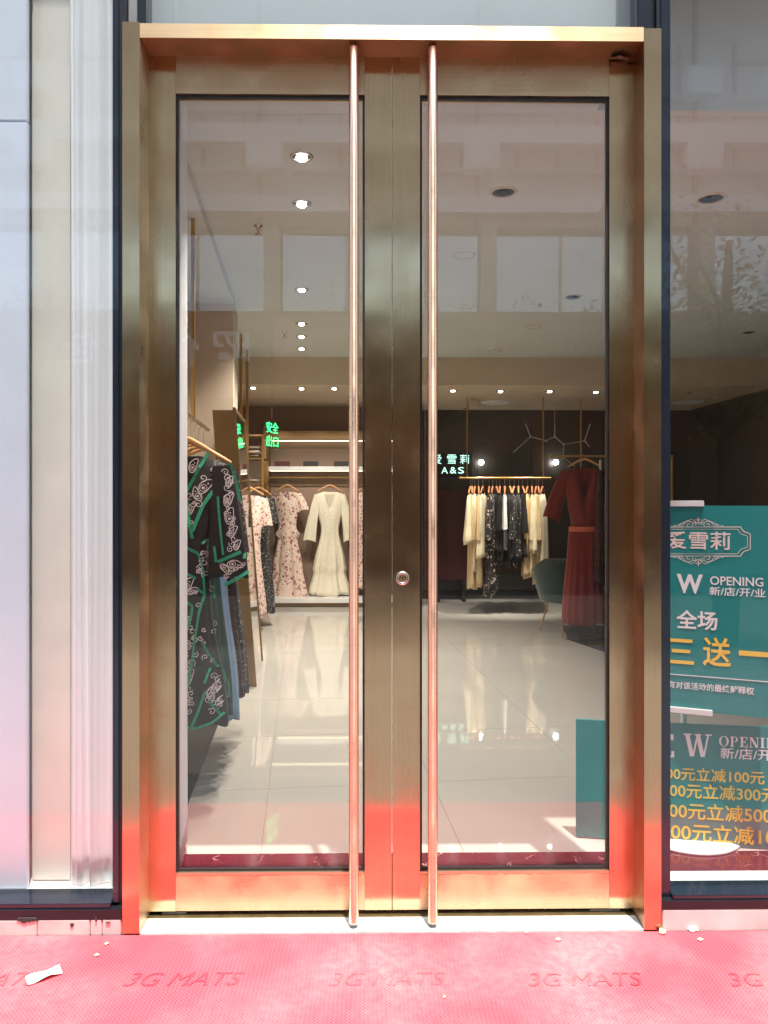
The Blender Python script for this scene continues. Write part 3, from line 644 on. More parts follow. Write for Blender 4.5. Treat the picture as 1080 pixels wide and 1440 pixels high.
# ================================================================== GARMENTS
def sstep(a, b, x): t = max(0, min(1, (x-a)/(b-a))); return t*t*(3-2*t)
class Garment:
    def __init__(s, loc, rz, prof, L, m, label, cat='dress', name='dress', group=None, neck=(.09, .2), fold=(.014, 8), z0=-.19, slope=.32, sleeve=None, seed=0, wood='wood', res=(56, 26), hem=.012, hw=.17, sm=None):
        s.prof, s.L, s.neck, s.fold, s.z0, s.slope = prof, L, neck, fold, z0, slope; s.rr = random.Random(seed)
        s.ph = [s.rr.uniform(0, 6) for _ in range(4)]; s.hem = hem; s.sl = sleeve
        s.root = tag(empty(name, loc, (0, 0, rz)), label, cat, group)
        s.body = MB().grid(res[0], res[1], s.pt).build('body', m, s.root); md = s.body.modifiers.new('s', 'SOLIDIFY'); md.thickness = .0015
        if sleeve:
            for sd in (-1, 1): MB().grid(26, 14, lambda u, v: s.sp(sd, u, v)).build('sleeve', sm or m, s.root)
        h = MB(); zz = z0+.055
        h.tube([(-hw, 0, zz-.075), (-hw*.55, 0, zz-.03), (-hw*.2, 0, zz), (0, 0, zz+.008), (hw*.2, 0, zz), (hw*.55, 0, zz-.03), (hw, 0, zz-.075)], [.008, .011, .012, .012, .012, .011, .008], 8)
        ho = h.build('hanger', M[wood], s.root)
        k = MB(); k.tube([(0, 0, zz+.01), (0, 0, -.035), (.012, 0, -.012), (.014, 0, .004), (.004, 0, .014), (-.01, 0, .01), (-.014, 0, -.002)], .0022, 6); k.build('hook', M['chrome'], ho)
    def wd(s, v):
        p = s.prof
        for (a, w0, d0), (b, w1, d1) in zip(p, p[1:]):
            if v <= b: t = (v-a)/(b-a); t = t*t*(3-2*t); return w0+(w1-w0)*t, d0+(d1-d0)*t
        return p[-1][1:]
    def ztop(s, x, front):
        nw, nd = s.neck; k = max(0, 1-abs(x)/nw); return s.z0-s.slope*abs(x)-(nd if front else .03)*k
    def pt(s, u, v):
        a = 2*math.pi*u; c, q = math.cos(a), math.sin(a); w_, d_ = s.wd(v); A, n = s.fold
        r_ = sstep(.12, .9, v); f = A*r_*(math.sin(n*a+s.ph[0]+v*1.3)+.5*math.sin((n*1.7)*a+s.ph[1])); 
        x = (w_+f*.6)*math.copysign(abs(c)**.85, c); y = (d_+f)*q
        zt = s.ztop(x, q < 0); zh = s.z0-s.L-s.hem*math.sin(3*a+s.ph[2])-s.hem*.6*math.sin(7*a+s.ph[3])
        return (x+.006*math.sin(v*5+s.ph[1])*r_, y, zt+(zh-zt)*v)
    def fy(s, x, z):
        zt = s.ztop(x, True); zh = s.z0-s.L; v = max(0, min(1, (zt-z)/(zt-zh))); w_, d_ = s.wd(v); k = min(1, abs(x)/max(.01, w_))
        return -(d_+s.fold[0]*sstep(.12, .9, v)*1.2)*math.sqrt(max(0, 1-k**2.3))-.006
    def sc(s, sd, v):
        S_ = s.sl; x0 = S_['x']; p0 = Vector((sd*x0, 0, s.z0-s.slope*x0-.015)); an = S_['ang']*(1-.25*v); dv = Vector((sd*math.sin(an), 0, -math.cos(an)))
        nv = Vector((math.cos(an), 0, sd*math.sin(an))); hw = S_['w0']+(S_['w1']-S_['w0'])*v**.8
        return p0+dv*S_['len']*v, nv, hw
    def sp(s, sd, u, v):
        c, nv, hw = s.sc(sd, v); a = 2*math.pi*u; hd = s.sl.get('d', .03)*(.7+.5*v); f = .008*v*math.sin(5*a+s.ph[0]+sd)
        return c+nv*(hw+f)*math.cos(a)+Vector((0, (hd+f)*math.sin(a)+s.sl.get('y', 0), 0))+Vector((0, 0, -.01*v*math.cos(2*a)))
PR = lambda *a: list(a)
kim_black = mat('black_georgette', lin((22, 22, 27)), .75, 0, .25, 10, sheen=.15)
kim_trim = mat('jade_green_trim', lin((40, 158, 122)), .6, 0, .25, 90, .4, 160)
kim_print = mat('pale_pink_line_print', lin((226, 212, 214)), .7, 0, .08, 30)
# ---- left clothes rail
ZRL = 1.88; XPL = -.6
r0, r1 = IN(XPL, 3.18), IN(XPL, 4.80)
rk = tag(empty('clothes_rail', (r0[0], r0[1], 2.98)), 'brass clothes rail hanging from the ceiling beside the left wall', 'clothes rail'); o = Vector(rk.location)
MB().tube([Vector((*r0, ZRL))-o, Vector((*r1, ZRL))-o], .011, 10).build('rail', M['brass'], rk)
for dp in (4.18,):
    q = IN(XPL-.004, dp); MB().box((q[0]-o.x-.009, q[1]-o.y-.009, ZRL-o.z), (q[0]-o.x+.009, q[1]-o.y+.009, .004)).build('pole', M['brass'], rk)
for dp, xp in ((7.15, -.585), (8.1, -.60)):
    pass
# black paisley wrap dress
DEP = 3.74; pk_ = IN(XPL, DEP); KC = Vector((pk_[0]+.012, pk_[1], ZRL-.012))
kim = Garment(KC, R(2), PR((0, .20, .012), (.10, .20, .05), (.20, .15, .075), (.36, .115, .075), (.5, .135, .085), (1, .215, .12)), 1.34, kim_black,
              'black wrap dress with jade green trim and pale paisley print on the left rail', neck=(.085, .34), fold=(.006, 9), sleeve=dict(x=.195, ang=R(4), len=.55, w0=.046, w1=.098, d=.035, y=-.03), seed=3, hw=.16)
def k2(px, py):
    p = at(px, py, KC.y-.06); return p.x-KC.x, p.z-KC.z
def on_body(px, py, lift=0):
    x, z = k2(px, py); y = kim.fy(x, z)-lift; return Vector((x, y, z))
def on_sleeve(px, py, lift=0):
    x, z = k2(px, py); best = None
    for i in range(41):
        v = i/40*1.08; c, nv, hw = kim.sc(1, min(v, 1)); 
        if v > 1: c = c+Vector((0, 0, -.53*(v-1)))
        u = (Vector((x, 0, z))-Vector((c.x, 0, c.z))).dot(nv)/hw; q = c+nv*hw*u; e_ = (q.x-x)**2+(q.z-z)**2
        if best is None or e_ < best[0]: best = (e_, u, min(v, 1))
    u, v = best[1], best[2]; hd = .035*(.7+.5*v)
    return Vector((x, -.03-(hd+.004)*math.sqrt(max(.0, 1-min(1, abs(u))**2))-.008-lift, z))
def dens(pts, step=3.0):
    out = []
    for (x0, y0), (x1, y1) in zip(pts, pts[1:]):
        n = max(1, int(math.hypot(x1-x0, y1-y0)/step)); out += [(x0+(x1-x0)*k/n, y0+(y1-y0)*k/n) for k in range(n)]
    return out+[pts[-1]]
tb, ts, pb_, ps = MB(), MB(), MB(), MB()
for ln, wd_ in (([(290, 636), (262, 686), (250, 708)], .016), ([(320, 653), (303, 682), (285, 710), (271, 747)], .018), ([(262, 713), (271, 757)], .015), ([(248, 672), (262, 713)], .015),
            ([(258, 767), (278, 778)], .014), ([(283, 765), (292, 755)], .012), ([(256, 802), (276, 813)], .013), ([(278, 827), (287, 836), (283, 850), (280, 862)], .013), ([(256, 840), (272, 851), (270, 865), (263, 890), (256, 920)], .013),
            ([(297, 829), (298, 843)], .013), ([(295, 922), (303, 936), (311, 948)], .015), ([(289, 958), (296, 938)], .012), ([(290, 970), (282, 995), (273, 1016)], .013), ([(295, 982), (302, 994), (309, 1004)], .015),
            ([(272, 930), (269, 950), (262, 985), (256, 1000)], .012), ([(278, 778), (284, 800), (287, 836)], .011), ([(280, 862), (276, 895), (272, 930)], .011), ([(284, 900), (295, 922)], .012), ([(254, 1010), (275, 1019), (300, 1013), (316, 1002)], .012), ([(311, 948), (318, 966), (320, 985)], .012), ([(247, 760), (258, 767)], .014), ([(303, 700), (296, 740), (290, 772)], .010)):
    tb.ribbon([on_body(*q, .005) for q in dens(ln)], wd_)
for ln, wd_ in (([(306, 698), (308, 725), (311, 755), (314, 780)], .011), ([(322, 651), (331, 680), (336, 705)], .012), ([(306, 790), (322, 783), (338, 776)], .016), ([(316, 822), (332, 814), (348, 804)], .016), ([(301, 768), (304, 790)], .012), ([(343, 778), (342, 786)], .014)):
    ts.ribbon([on_sleeve(*q, .004) for q in dens(ln)], wd_)
tb.build('trim', kim_trim, kim.root); ts.build('sleeve_trim', kim_trim, kim.root)
def paisley(mb, fn, cx, cy, s, rot, flip=1):
    def T(x, y):
        x *= flip; c, q = math.cos(rot), math.sin(rot); return (cx+(x*c-y*q)*s, cy+(x*q+y*c)*s)
    out = []
    for k in range(19):
        a = k/18*2*math.pi; r = .42*(1-.0*a); x = r*math.cos(a)*(.75); y = .55*math.sin(a)*(1 if math.sin(a) > 0 else 1.25); x += .25*max(0, -math.sin(a))**2
        out.append(T(x, y))
    mb.ribbon([fn(*q, .003) for q in out], .0045)
    inn = [T(.22*math.cos(k/10*6.283), .12+.25*math.sin(k/10*6.283)) for k in range(11)]; mb.ribbon([fn(*q, .003) for q in inn], .0035)
    for (dx, dy, rr) in ((0, .12, .11), (.1, -.3, .06)):
        mb.add([fn(*T(dx+rr*math.cos(k/7*6.283), dy+rr*math.sin(k/7*6.283)), .0035) for k in range(7)], [tuple(range(7))])
def curl(mb, fn, cx, cy, s, rot, d=1):
    pts = []
    for k in range(22):
        t = k/21; a = rot+d*t*7.5; r = s*(1-t*.85); pts.append((cx+r*math.cos(a), cy+r*math.sin(a)))
    mb.ribbon([fn(*q, .003) for q in pts], .0038)
rp = random.Random(5)
for cx, cy, s, ro in ((286, 684, 21, .6), (276, 696, 17, -.7), (268, 655, 17, .2), (267, 716, 15, .3)): paisley(pb_, on_body, cx, cy, s, ro)
for cx, cy, s, ro, d in ((304, 650, 8, 0, 1), (297, 661, 7, 2, -1), (310, 656, 6, 4, 1), (264, 697, 6, 1, 1), (272, 708, 6, 3, -1), (279, 709, 5, 5, 1), (262, 727, 5, 2, 1), (284, 672, 6, 2, -1), (270, 735, 4, 2, 1)): curl(pb_, on_body, cx, cy, s, ro, d)
for cx, cy, s, ro in ((264, 822, 18, .3), (271, 830, 13, 1), (266, 950, 20, .2), (260, 968, 18, -.3), (304, 965, 17, .5), (297, 975, 15, -.3), (309, 985, 13, .8), (262, 873, 12, .2)): paisley(pb_, on_body, cx, cy, s, ro)
for k in range(16): curl(pb_, on_body, 268+rp.uniform(-6, 6), 880+k*7, rp.uniform(3, 6), rp.uniform(0, 6), rp.choice((-1, 1)))
for k in range(9): curl(pb_, on_body, 302+rp.uniform(-8, 8), 950+k*6, rp.uniform(3, 5.5), rp.uniform(0, 6), rp.choice((-1, 1)))
for k in range(26): curl(pb_, on_body, rp.uniform(264, 300), rp.uniform(770, 1000), rp.uniform(2.5, 5), rp.uniform(0, 6), rp.choice((-1, 1)))
for k in range(7): curl(pb_, on_body, 284+rp.uniform(-5, 5), 778+k*5, rp.uniform(3, 6), rp.uniform(0, 6), 1)
for cx, cy, s, ro in ((321, 678, 13, .1), (320, 703, 17, .2), (322, 727, 19, -.1), (326, 748, 14, .3), (329, 793, 17, 1.5), (316, 798, 13, 2.2), (332, 767, 12, .2)): paisley(ps, on_sleeve, cx, cy, s, ro)
for k in range(16): curl(ps, on_sleeve, 318+k*.7+rp.uniform(-5, 5), 664+k*7.2, rp.uniform(3, 5.5), rp.uniform(0, 6), rp.choice((-1, 1)))
for k in range(6): curl(ps, on_sleeve, 318+k*4.5, 806-k*3+rp.uniform(-4, 4), rp.uniform(3, 5), rp.uniform(0, 6), 1)
pb_.build('paisley_print', kim_print, kim.root); ps.build('sleeve_paisley_print', kim_print, kim.root)
# the dresses behind it on the same rail
long_ = PR((0, .19, .012), (.10, .19, .05), (.22, .15, .07), (.4, .13, .07), (1, .20, .09))
blue = mat('powder_blue_cotton', lin((120, 150, 182)), .8, 0, .06, 6, sheen=.1); dgreen = mat('bottle_green_crepe', lin((30, 66, 60)), .8, 0, .1, 6, sheen=.15)
bprint = print_mat('black_leaf_print', lin((26, 24, 26)), [lin((150, 130, 118)), lin((92, 40, 44))], 34, .26)
plum = print_mat('plum_print', lin((48, 20, 26)), [lin((150, 96, 90))], 44, .2)
for dp, m_, L_, lab, dx, sd_ in ((3.90, dgreen, 1.36, 'bottle green dress hanging right behind the paisley wrap dress', .035, 1), (4.03, blue, 1.42, 'powder blue dress hanging behind the bottle green dress', .055, 2), (4.18, dgreen, 1.34, 'second dark green dress behind the powder blue dress', .03, 3),
                             (4.36, plum, 1.36, 'plum printed dress hanging further along the left rail', .06, 4), (4.56, bprint, 1.42, 'black leaf printed dress at the far end of the left rail', .07, 5)):
    q = IN(XPL, dp); Garment((q[0], q[1], ZRL-.012), R(random.uniform(-4, 10)), [(a, w_+dx*sstep(0, .4, a), d) for a, w_, d in long_], L_, m_, lab, seed=sd_, group='dresses on the left rail', sleeve=dict(x=.16, ang=R(9), len=.5, w0=.05, w1=.06, d=.03))
# ---- big leaning mirror with bronze sides
lm = tag(empty('leaning_mirror', (*IN(-.38, 6.2), 0)), 'tall bronze framed mirror leaning against the pier behind the left rail', 'mirror'); o = Vector((*IN(-.38, 6.2), 0))
def lean(x, d, z): q = IN(x-.075*z, d); return Vector((q[0], q[1], z))-o
def hexa(mb, x0, x1, d0, d1, z0, z1):
    vs = [lean(x, d, z) for z in (z0, z1) for d in (d0, d1) for x in (x0, x1)]
    return mb.add(vs, [(0, 2, 3, 1), (4, 5, 7, 6), (0, 1, 5, 4), (2, 6, 7, 3), (0, 4, 6, 2), (1, 3, 7, 5)])
hexa(MB(), -.53, -.37, 5.75, 5.79, .003, 2.12).build('side_panel', M['bronze'], lm)
hexa(MB(), -.372, -.36, 5.75, 6.65, .003, 2.12).build('mirror_glass', M['mirror'], lm)
for a in ((-.374, -.352, 6.651, 6.675, .003, 2.12), (-.374, -.352, 5.735, 5.749, .003, 2.13), (-.374, -.352, 5.735, 6.675, 2.121, 2.14)): hexa(MB(), *a).build('frame', M['bronze'], lm)
# ---- second hanging rail further back on the left, with folded clothes, an arched mirror and more dresses
q0, q1 = IN(-.62, 7.0), IN(-.62, 8.2)
rk2 = tag(empty('clothes_rail', (*q0, ZC)), 'brass clothes rail on two ceiling poles behind the leaning mirror', 'clothes rail'); o = Vector((*q0, ZC))
MB().tube([Vector((*q0, 1.72))-o, Vector((*q1, 1.72))-o], .011, 10).build('rail', M['brass'], rk2)
for dp in (7.3, 8.1):
    q = IN(-.60, dp); MB().box((q[0]-o.x-.014, q[1]-o.y-.014, 1.72-o.z), (q[0]-o.x+.014, q[1]-o.y+.014, .002)).build('pole', M['brass'], rk2)
dots = print_mat('black_white_dots', lin((24, 24, 24)), [lin((225, 220, 212))], 60, .24)
pinkf = print_mat('pink_floral', lin((226, 200, 188)), [lin((150, 84, 96)), lin((120, 88, 70)), lin((240, 216, 196))], 26, .33)
for dp, xp_, m_, lab, sd_ in ((8.45, -.50, dots, 'black and white dotted dress between the leaning mirror and the display wall', 6), (8.2, -.60, pinkf, 'pink floral dress half hidden by the leaning mirror', 7), (8.7, -.62, bprint, 'dark printed dress behind the dotted dress', 8)):
    q = IN(xp_, dp); Garment((q[0], q[1], 1.70), R(40 if sd_ == 6 else 15), long_, 1.36, m_, lab, seed=sd_, sleeve=dict(x=.16, ang=R(10), len=.3, w0=.055, w1=.07, d=.035), res=(36, 16))
sh = tag(empty('display_shelf', (*IN(-.62, 9.2), 0)), 'slim brass shelf stand beside the display wall with folded clothes', 'shelf'); o = Vector((*IN(-.62, 9.2), 0))
for dx, dy in ((-.2, -.2), (.16, -.2), (-.2, .2), (.16, .2)): MB().box((dx-.012, dy-.012, 0), (dx+.012, dy+.012, 2.22)).build('upright', M['brass'], sh)
for z in (1.62, 1.92, 2.2): MB().box((-.19, -.19, z), (.15, .19, z+.02)).build('shelf_board', M['bronze'], sh)
fold = [mat('folded_grey_knit', lin((176, 160, 146)), .9, 0, .15, 20, .3, 90), mat('folded_taupe_knit', lin((120, 102, 90)), .9, 0, .15, 20, .3, 90)]
for k, (z, m_) in enumerate(((1.941, 1), (1.99, 0), (2.039, 1), (1.641, 0))):
    e = MB(); e.box((-.15, -.12, 0), (.13, .12, .045), .02); ob_ = e.build('folded_clothes', fold[m_], None, (o.x, o.y-.03, z), (0, 0, R(4*k-6)))
    tag(ob_, ['folded taupe knit at the bottom of the pile on the shelf stand', 'folded grey knit in the middle of the pile on the shelf stand', 'folded taupe knit on top of the pile on the shelf stand', 'folded grey knit alone on the lowest shelf of the stand'][k], 'folded clothes')
# ---- green lit sign panel
sp_ = at(383, 611, 5.6); gs = tag(empty('lit_sign', sp_, (0, 0, R(68))), 'clear panel with green lit characters hanging before the display wall', 'sign')
MB().box((-.16, .002, -.16), (.16, .008, .17), .002).build('panel', glass('sign_acrylic', (.9, .97, .92), 1.2), gs)
text_obj('green_lettering', '安全', .25, .12, M['neon_green'], gs, (0, -.002, .075), (R(90), 0, 0)); text_obj('green_lettering', '出口', .25, .12, M['neon_green'], gs, (0, -.002, -.075), (R(90), 0, 0))
MB().tube([(0, .005, .17), (0, .005, ZC-sp_.z)], .003, 6).build('cable', M['chrome'], gs)
# ---- rear display wall
DY = 7.9
dw = tag(empty('wall_display', (-.5, DY, 0)), 'gold framed wall display with lit shelf and low platform at the rear', 'display'); o = Vector((-.5, DY, 0))
xl = X(376, DY-.3)
def dpart(n, m_, a, b, bev=0): return MB().box(tuple(Vector(a)-o), tuple(Vector(b)-o), bev).build(n, m_, dw)
zsf = Z(660, DY-.15)
dpart('upright', M['bronze'], (xl-.045, DY-.36, .002), (xl-.005, DY+.045, Z(598, DY-.3)))
dpart('upright', M['bronze'], (.60, DY-.36, .002), (.64, DY+.045, Z(598, DY-.3)))
dpart('top_bar', M['bronze'], (xl-.004, DY-.3, Z(617, DY-.3)), (.599, DY+.045, Z(606, DY-.3)))
dpart('shelf_board', M['white_stone'], (xl-.004, DY-.26, zsf-.02), (.599, DY+.045, zsf+.035))
dpart('light_strip', M['strip'], (xl+.02, DY-.2, zsf-.028), (.58, DY-.17, zsf-.021))
dpart('light_strip', M['strip'], (xl+.02, DY-.02, Z(617, DY-.3)-.012), (.58, DY+.01, Z(617, DY-.3)-.002))
dpart('platform', M['white_stone'], (xl-.004, DY-.5, .06), (.599, DY+.045, .12), .004)
dpart('toe_kick', M['bronze'], (xl+.01, DY-.44, .001), (.58, DY+.045, .0595))
dpart('hanging_rod', M['brass'], (xl-.004, DY-.15, zsf-.12), (.599, DY-.135, zsf-.105))
box_m = mat('dark_red_box', lin((92, 26, 26)), .5, 0, .1); box_k = mat('black_box', lin((30, 22, 20)), .5, 0, .1)
for px, m_, lab in ((397, box_m, 'dark red clutch box on the lit shelf above the floral dress'), (437, box_k, 'black clutch box on the lit shelf between the two dresses'), (480, box_k, 'black clutch box on the lit shelf above the white dress')):
    e = tag(empty('clutch_box', (X(px, DY-.12), DY-.12, zsf+.0355)), lab, 'box')
    MB().box((-.1, -.05, 0), (.1, .05, .05), .004).build('base', m_, e); MB().box((-.101, -.051, .051), (.101, .051, .072), .004).build('lid', m_, e)
white_l = mat('ivory_lace', lin((238, 230, 208)), .85, 0, .10, 60, .5, 120, sheen=.1)
rose = print_mat('rose_floral_chiffon', lin((232, 208, 194)), [lin((166, 84, 100)), lin((158, 130, 112)), lin((236, 214, 190))], 17, .34)
zr = zsf-.112
Garment((X(404, DY-.16), DY-.17, zr), R(-16), PR((0, .17, .012), (.08, .18, .05), (.2, .15, .06), (.33, .125, .06), (.40, .19, .085), (.41, .135, .065), (.7, .2, .1), (1, .28, .13)), 1.50, rose, 'pink floral maxi dress hung on the rear display wall', neck=(.1, .12), sleeve=dict(x=.15, ang=R(24), len=.24, w0=.055, w1=.095, d=.04), seed=21, z0=-.17, fold=(.03, 8))
Garment((X(464, DY-.16), DY-.17, zr), R(3), PR((0, .19, .012), (.08, .19, .05), (.22, .15, .06), (.36, .115, .055), (.7, .2, .1), (.74, .22, .11), (.75, .2, .095), (1, .28, .14)), 1.44, white_l, 'ivory white lace maxi dress hung on the rear display wall', neck=(.085, .26), sleeve=dict(x=.165, ang=R(13), len=.64, w0=.045, w1=.085, d=.035), seed=22, z0=-.17, fold=(.03, 9))
q = X(520, DY-.16); Garment((q, DY-.17, zr), R(-4), PR((0, .19, .012), (.08, .19, .05), (.22, .16, .06), (.38, .15, .06), (.7, .2, .09), (1, .25, .13)), 1.36, pinkf, 'pink printed dress hidden behind the meeting stiles on the display wall', seed=23, z0=-.17)

# ---- clothes rail on ceiling poles at the rear right
RY = 6.95; zq = Z(672, RY)
hr = tag(empty('clothes_rail', (X(711, RY), RY, ZR)), 'brass clothes rail on thin ceiling poles before the dark wall', 'clothes rail'); o = Vector(hr.location)
MB().tube([Vector((X(646, RY), RY, zq))-o, Vector((X(775, RY), RY, zq))-o], .014, 10).build('rail', M['brass'], hr)
for px in (657, 764):
    MB().tube([Vector((X(px, RY), RY, zq))-o, Vector((X(px, RY), RY, ZR))-o], .010, 8).build('pole', M['brass'], hr)
cream = mat('cream_silk', lin((236, 222, 188)), .6, 0, .06, 8, sheen=.1); cream2 = mat('champagne_satin', lin((214, 190, 148)), .45, 0, .08, 8)
black = mat('black_crepe', lin((24, 23, 24)), .8, 0, .2, 8); bw = print_mat('black_white_sprig', lin((26, 25, 26)), [lin((222, 216, 208))], 30, .22); bw2 = print_mat('black_white_stripe_print', lin((40, 34, 34)), [lin((196, 180, 168))], 22, .33)
whitec = mat('white_cotton', (.8, .79, .76), .85, 0, .04, 8)
side = PR((0, .16, .010), (.1, .20, .035), (.3, .19, .05), (.7, .17, .055), (1, .2, .06))
flare = PR((0, .15, .010), (.12, .2, .04), (.5, .22, .055), (1, .27, .075))
items = [(662, cream, .62, flare, 'cream flared blouse at the outer end of the rear rail', 60), (664, cream2, 1.15, side, 'champagne long dress beneath the cream blouse on the rear rail', 70), (668, cream, .95, side, 'second cream blouse on the rear rail', 62), (673, cream2, 1.12, side, 'champagne satin dress between cream blouses on the rear rail', 66),
         (679, cream, .78, flare, 'cream bell sleeved blouse beside the black printed dresses', 58), (688, bw2, 1.25, side, 'black dress with grey stripe print and pale collar', 68), (693, bw2, 1.18, side, 'second grey striped black dress on the rear rail', 60), (698, black, .72, side, 'short black blouse beside the white shirt', 75), (703, black, .84, side, 'black knee length dress beside the white shirt', 62),
         (710, whitec, .70, PR((0, .14, .01), (.1, .15, .03), (1, .13, .035)), 'narrow white shirt hanging among the black dresses', 58), (717, black, .82, side, 'black dress next to the sprig printed ones', 70), (723, bw, .9, side, 'black sprig printed dress on the rear rail', 55), (729, bw, .82, side, 'second sprig printed black dress on the rear rail', 62), (735, black, .78, side, 'plain black dress beside the cream dresses', 70),
         (742, cream2, 1.02, side, 'champagne dress at the inner end of the cream dresses', 60), (748, cream, 1.0, side, 'cream pleated dress near the rail end', 58), (754, cream, .72, flare, 'cream draped top near the rail end', 52), (757, cream2, 1.1, side, 'champagne skirt hanging below the cream draped top', 60), (763, cream, 1.0, side, 'cream dress at the end of the rear rail by the pole', 48)]
for k, (px, m_, L_, pf, lab, an) in enumerate(items):
    Garment((X(px, RY), RY, zq-.016), R(an+16+random.uniform(-6, 6)), pf, L_*1.06, m_, lab, 'clothes', 'garment', 'clothes on the rear right rail', neck=(.07, .06), fold=(.012, 6), z0=-.16, slope=.3, seed=30+k, wood='wood_o', res=(32, 14), hw=.16,
            sleeve=dict(x=.13, ang=R(7), len=min(.55, L_*.6), w0=.045, w1=.06, d=.03) if pf is not side or k % 2 else None)
p3 = X(817, 7.05); hp = tag(MB().tube([(0, 0, 0), (0, 0, ZR-Z(690, 7.05))], .010, 8).build('ceiling_pole', M['brass'], None, (p3, 7.05, Z(690, 7.05))), 'single brass pole hanging from the rear ceiling behind the rust red dress', 'pole')

# ---- rust red dress on a free standing rack, chair, rug
rust = mat('rust_red_pleated_chiffon', lin((122, 38, 31)), .8, 0, .1, 8, sheen=.15, stretch=(8, 8, 1)); belt = mat('coral_belt', lin((214, 104, 78)), .6)
DYR = 5.0; cxr = X(822, DYR); zrr = Z(640, DYR)
g_ = Garment((cxr, DYR, zrr), R(-6), PR((0, .2, .012), (.08, .21, .055), (.2, .17, .07), (.36, .13, .07), (.44, .16, .08), (1, .215, .11)), 1.60, rust, 'rust red pleated maxi dress with coral belt hung beside the green chair', neck=(.09, .33), sleeve=dict(x=.17, ang=R(26), len=.50, w0=.065, w1=.085, d=.04), seed=41, z0=-.1, fold=(.012, 16), hw=.17)
MB().grid(40, 2, lambda u, v: (g_.wd(.4)[0]*1.08*math.cos(6.283*u), g_.wd(.4)[1]*1.25*math.sin(6.283*u), -.1-.62-.05*v)).build('belt', belt, g_.root)
fr_ = tag(empty('garment_rack', (cxr+.1, DYR, 0)), 'free standing brass garment rack carrying the rust red dress', 'rack')
MB().tube([(-.45, 0, zrr-.01), (.8, 0, zrr-.01)], .012, 8).build('rail', M['brass'], fr_)
for x in (.2, .8): MB().tube([(x, .03, .02), (x, .03, zrr-.01)], .012, 8).build('upright', M['brass'], fr_)
MB().box((-.1, -.2, .002), (.85, -.17, .03)).build('base_bar', M['brass'], fr_); MB().box((-.1, .2, .002), (.85, .23, .03)).build('base_bar', M['brass'], fr_)
for x in (.2, .8): MB().box((x-.015, -.169, .004), (x+.015, .199, .026)).build('base_tie', M['brass'], fr_)
for k in range(4):
    Garment((cxr+.16+.07*k, DYR, zrr), R(72), side, 1.15+.06*k, [plum, black, bprint, black][k], ['plum printed dress beside the rust red dress', 'plain black dress on the free standing rack', 'black leaf printed dress on the free standing rack', 'last black dress on the free standing rack'][k], 'clothes', 'garment', 'clothes on the free standing rack', neck=(.07, .06), z0=-.12, seed=60+k, wood='white_paint', res=(28, 12))
ch = tag(empty('armchair', (X(800, 5.45), 5.5, .006), (0, 0, R(20))), 'dark green velvet tub armchair on thin gold legs', 'armchair')
def shell(inner):
    def f(u, v):
        a = R(-200)+R(220)*u; r = (.275+.085*v)-(.055 if inner else 0); top = .80-.12*sstep(.3, .5, abs(u-.5))
        z = .36+(top-.36)*v; return (r*1.12*math.cos(a), r*math.sin(a), z)
    return f
mb = MB(); nu, nv = 40, 10
A_ = [[Vector(shell(0)(i/nu, j/nv)) for i in range(nu+1)] for j in range(nv+1)]; B_ = [[Vector(shell(1)(i/nu, j/nv)) for i in range(nu+1)] for j in range(nv+1)]
mb.grid(nu, nv, shell(0)); mb.grid(nu, nv, shell(1))
mb.grid(nu, 4, lambda u, v: tuple(Vector(shell(0)(u, 1)).lerp(Vector(shell(1)(u, 1)), v)+Vector((0, 0, .018*math.sin(v*3.1416)))))
for ue in (0, 1): mb.grid(4, nv, lambda u, v: tuple(Vector(shell(0)(ue, v)).lerp(Vector(shell(1)(ue, v)), u)))
mb.build('backrest', M['chair'], ch)
MB().lathe([(0, .33), (.23, .33), (.28, .345), (.3, .38), (.29, .44), (.25, .465), (0, .47)], n=32).build('seat', M['chair'], ch)
for sx in (-1, 1):
    for sy in (-1, 1): MB().tube([(sx*.15, sy*.15, .33), (sx*.21, sy*.21, 0)], [.011, .007], 8).build('leg', M['brass'], ch)
rg = tag(empty('rug', (2.9, 5.4, 0)), 'dark grey rug under the armchair and the garment rack', 'rug')
c0 = atz(790, 890, .002); zprism(MB(), [(x-2.9, y-5.4) for x, y in ((c0.x-.02, 5.15), (2.35, 3.9), (4.3, 4.1), (4.3, 6.1), (c0.x+.1, 5.9))], .0015, .0075).build('pile', M['rug'], rg)
zprism(MB(), [(x-2.9, y-5.4) for x, y in ((c0.x-.045, 5.15), (2.34, 3.875), (2.35, 3.9), (c0.x-.02, 5.15))], .0015, .0085).build('binding', M['black_can'], rg)

# ---- dark rear wall fittings
BY = 8.28
wrd = bpy.data.objects['wall_rear_dark']
for k in range(5):
    MB().box((.69+k*.8, 8.285, .12), (.69+k*.8+.78, 8.299, 2.6), .003).build('panel', M['dark_wall'], wrd)
MB().box((.69, 8.27, .001), (4.59, 8.299, .115)).build('skirting', M['black_can'], wrd)
ns = tag(empty('neon_sign', at(637, 655, BY)), 'pale green neon shop name on the dark rear wall', 'sign'); o = Vector(ns.location)
for s_, px, py, wd_, ht_ in (('爱', 614, 646, 13, 13), ('雪', 635, 646, 13, 13), ('莉', 653, 646, 13, 13), ('A', 625, 661.5, 9, 9), ('&', 637, 661.5, 9, 9), ('S', 648, 661.5, 8.5, 9)):
    p = at(px, py, BY); k = (BY-CAM.y)/F; text_obj('lettering', s_, wd_*k, ht_*k, M['neon_pale'], ns, (p.x-o.x, -.03, p.z-o.z), (R(90), 0, 0))
MB().box((-.28, -.02, -.17), (.28, .015, .17), .004).build('backing', M['black_can'], ns)
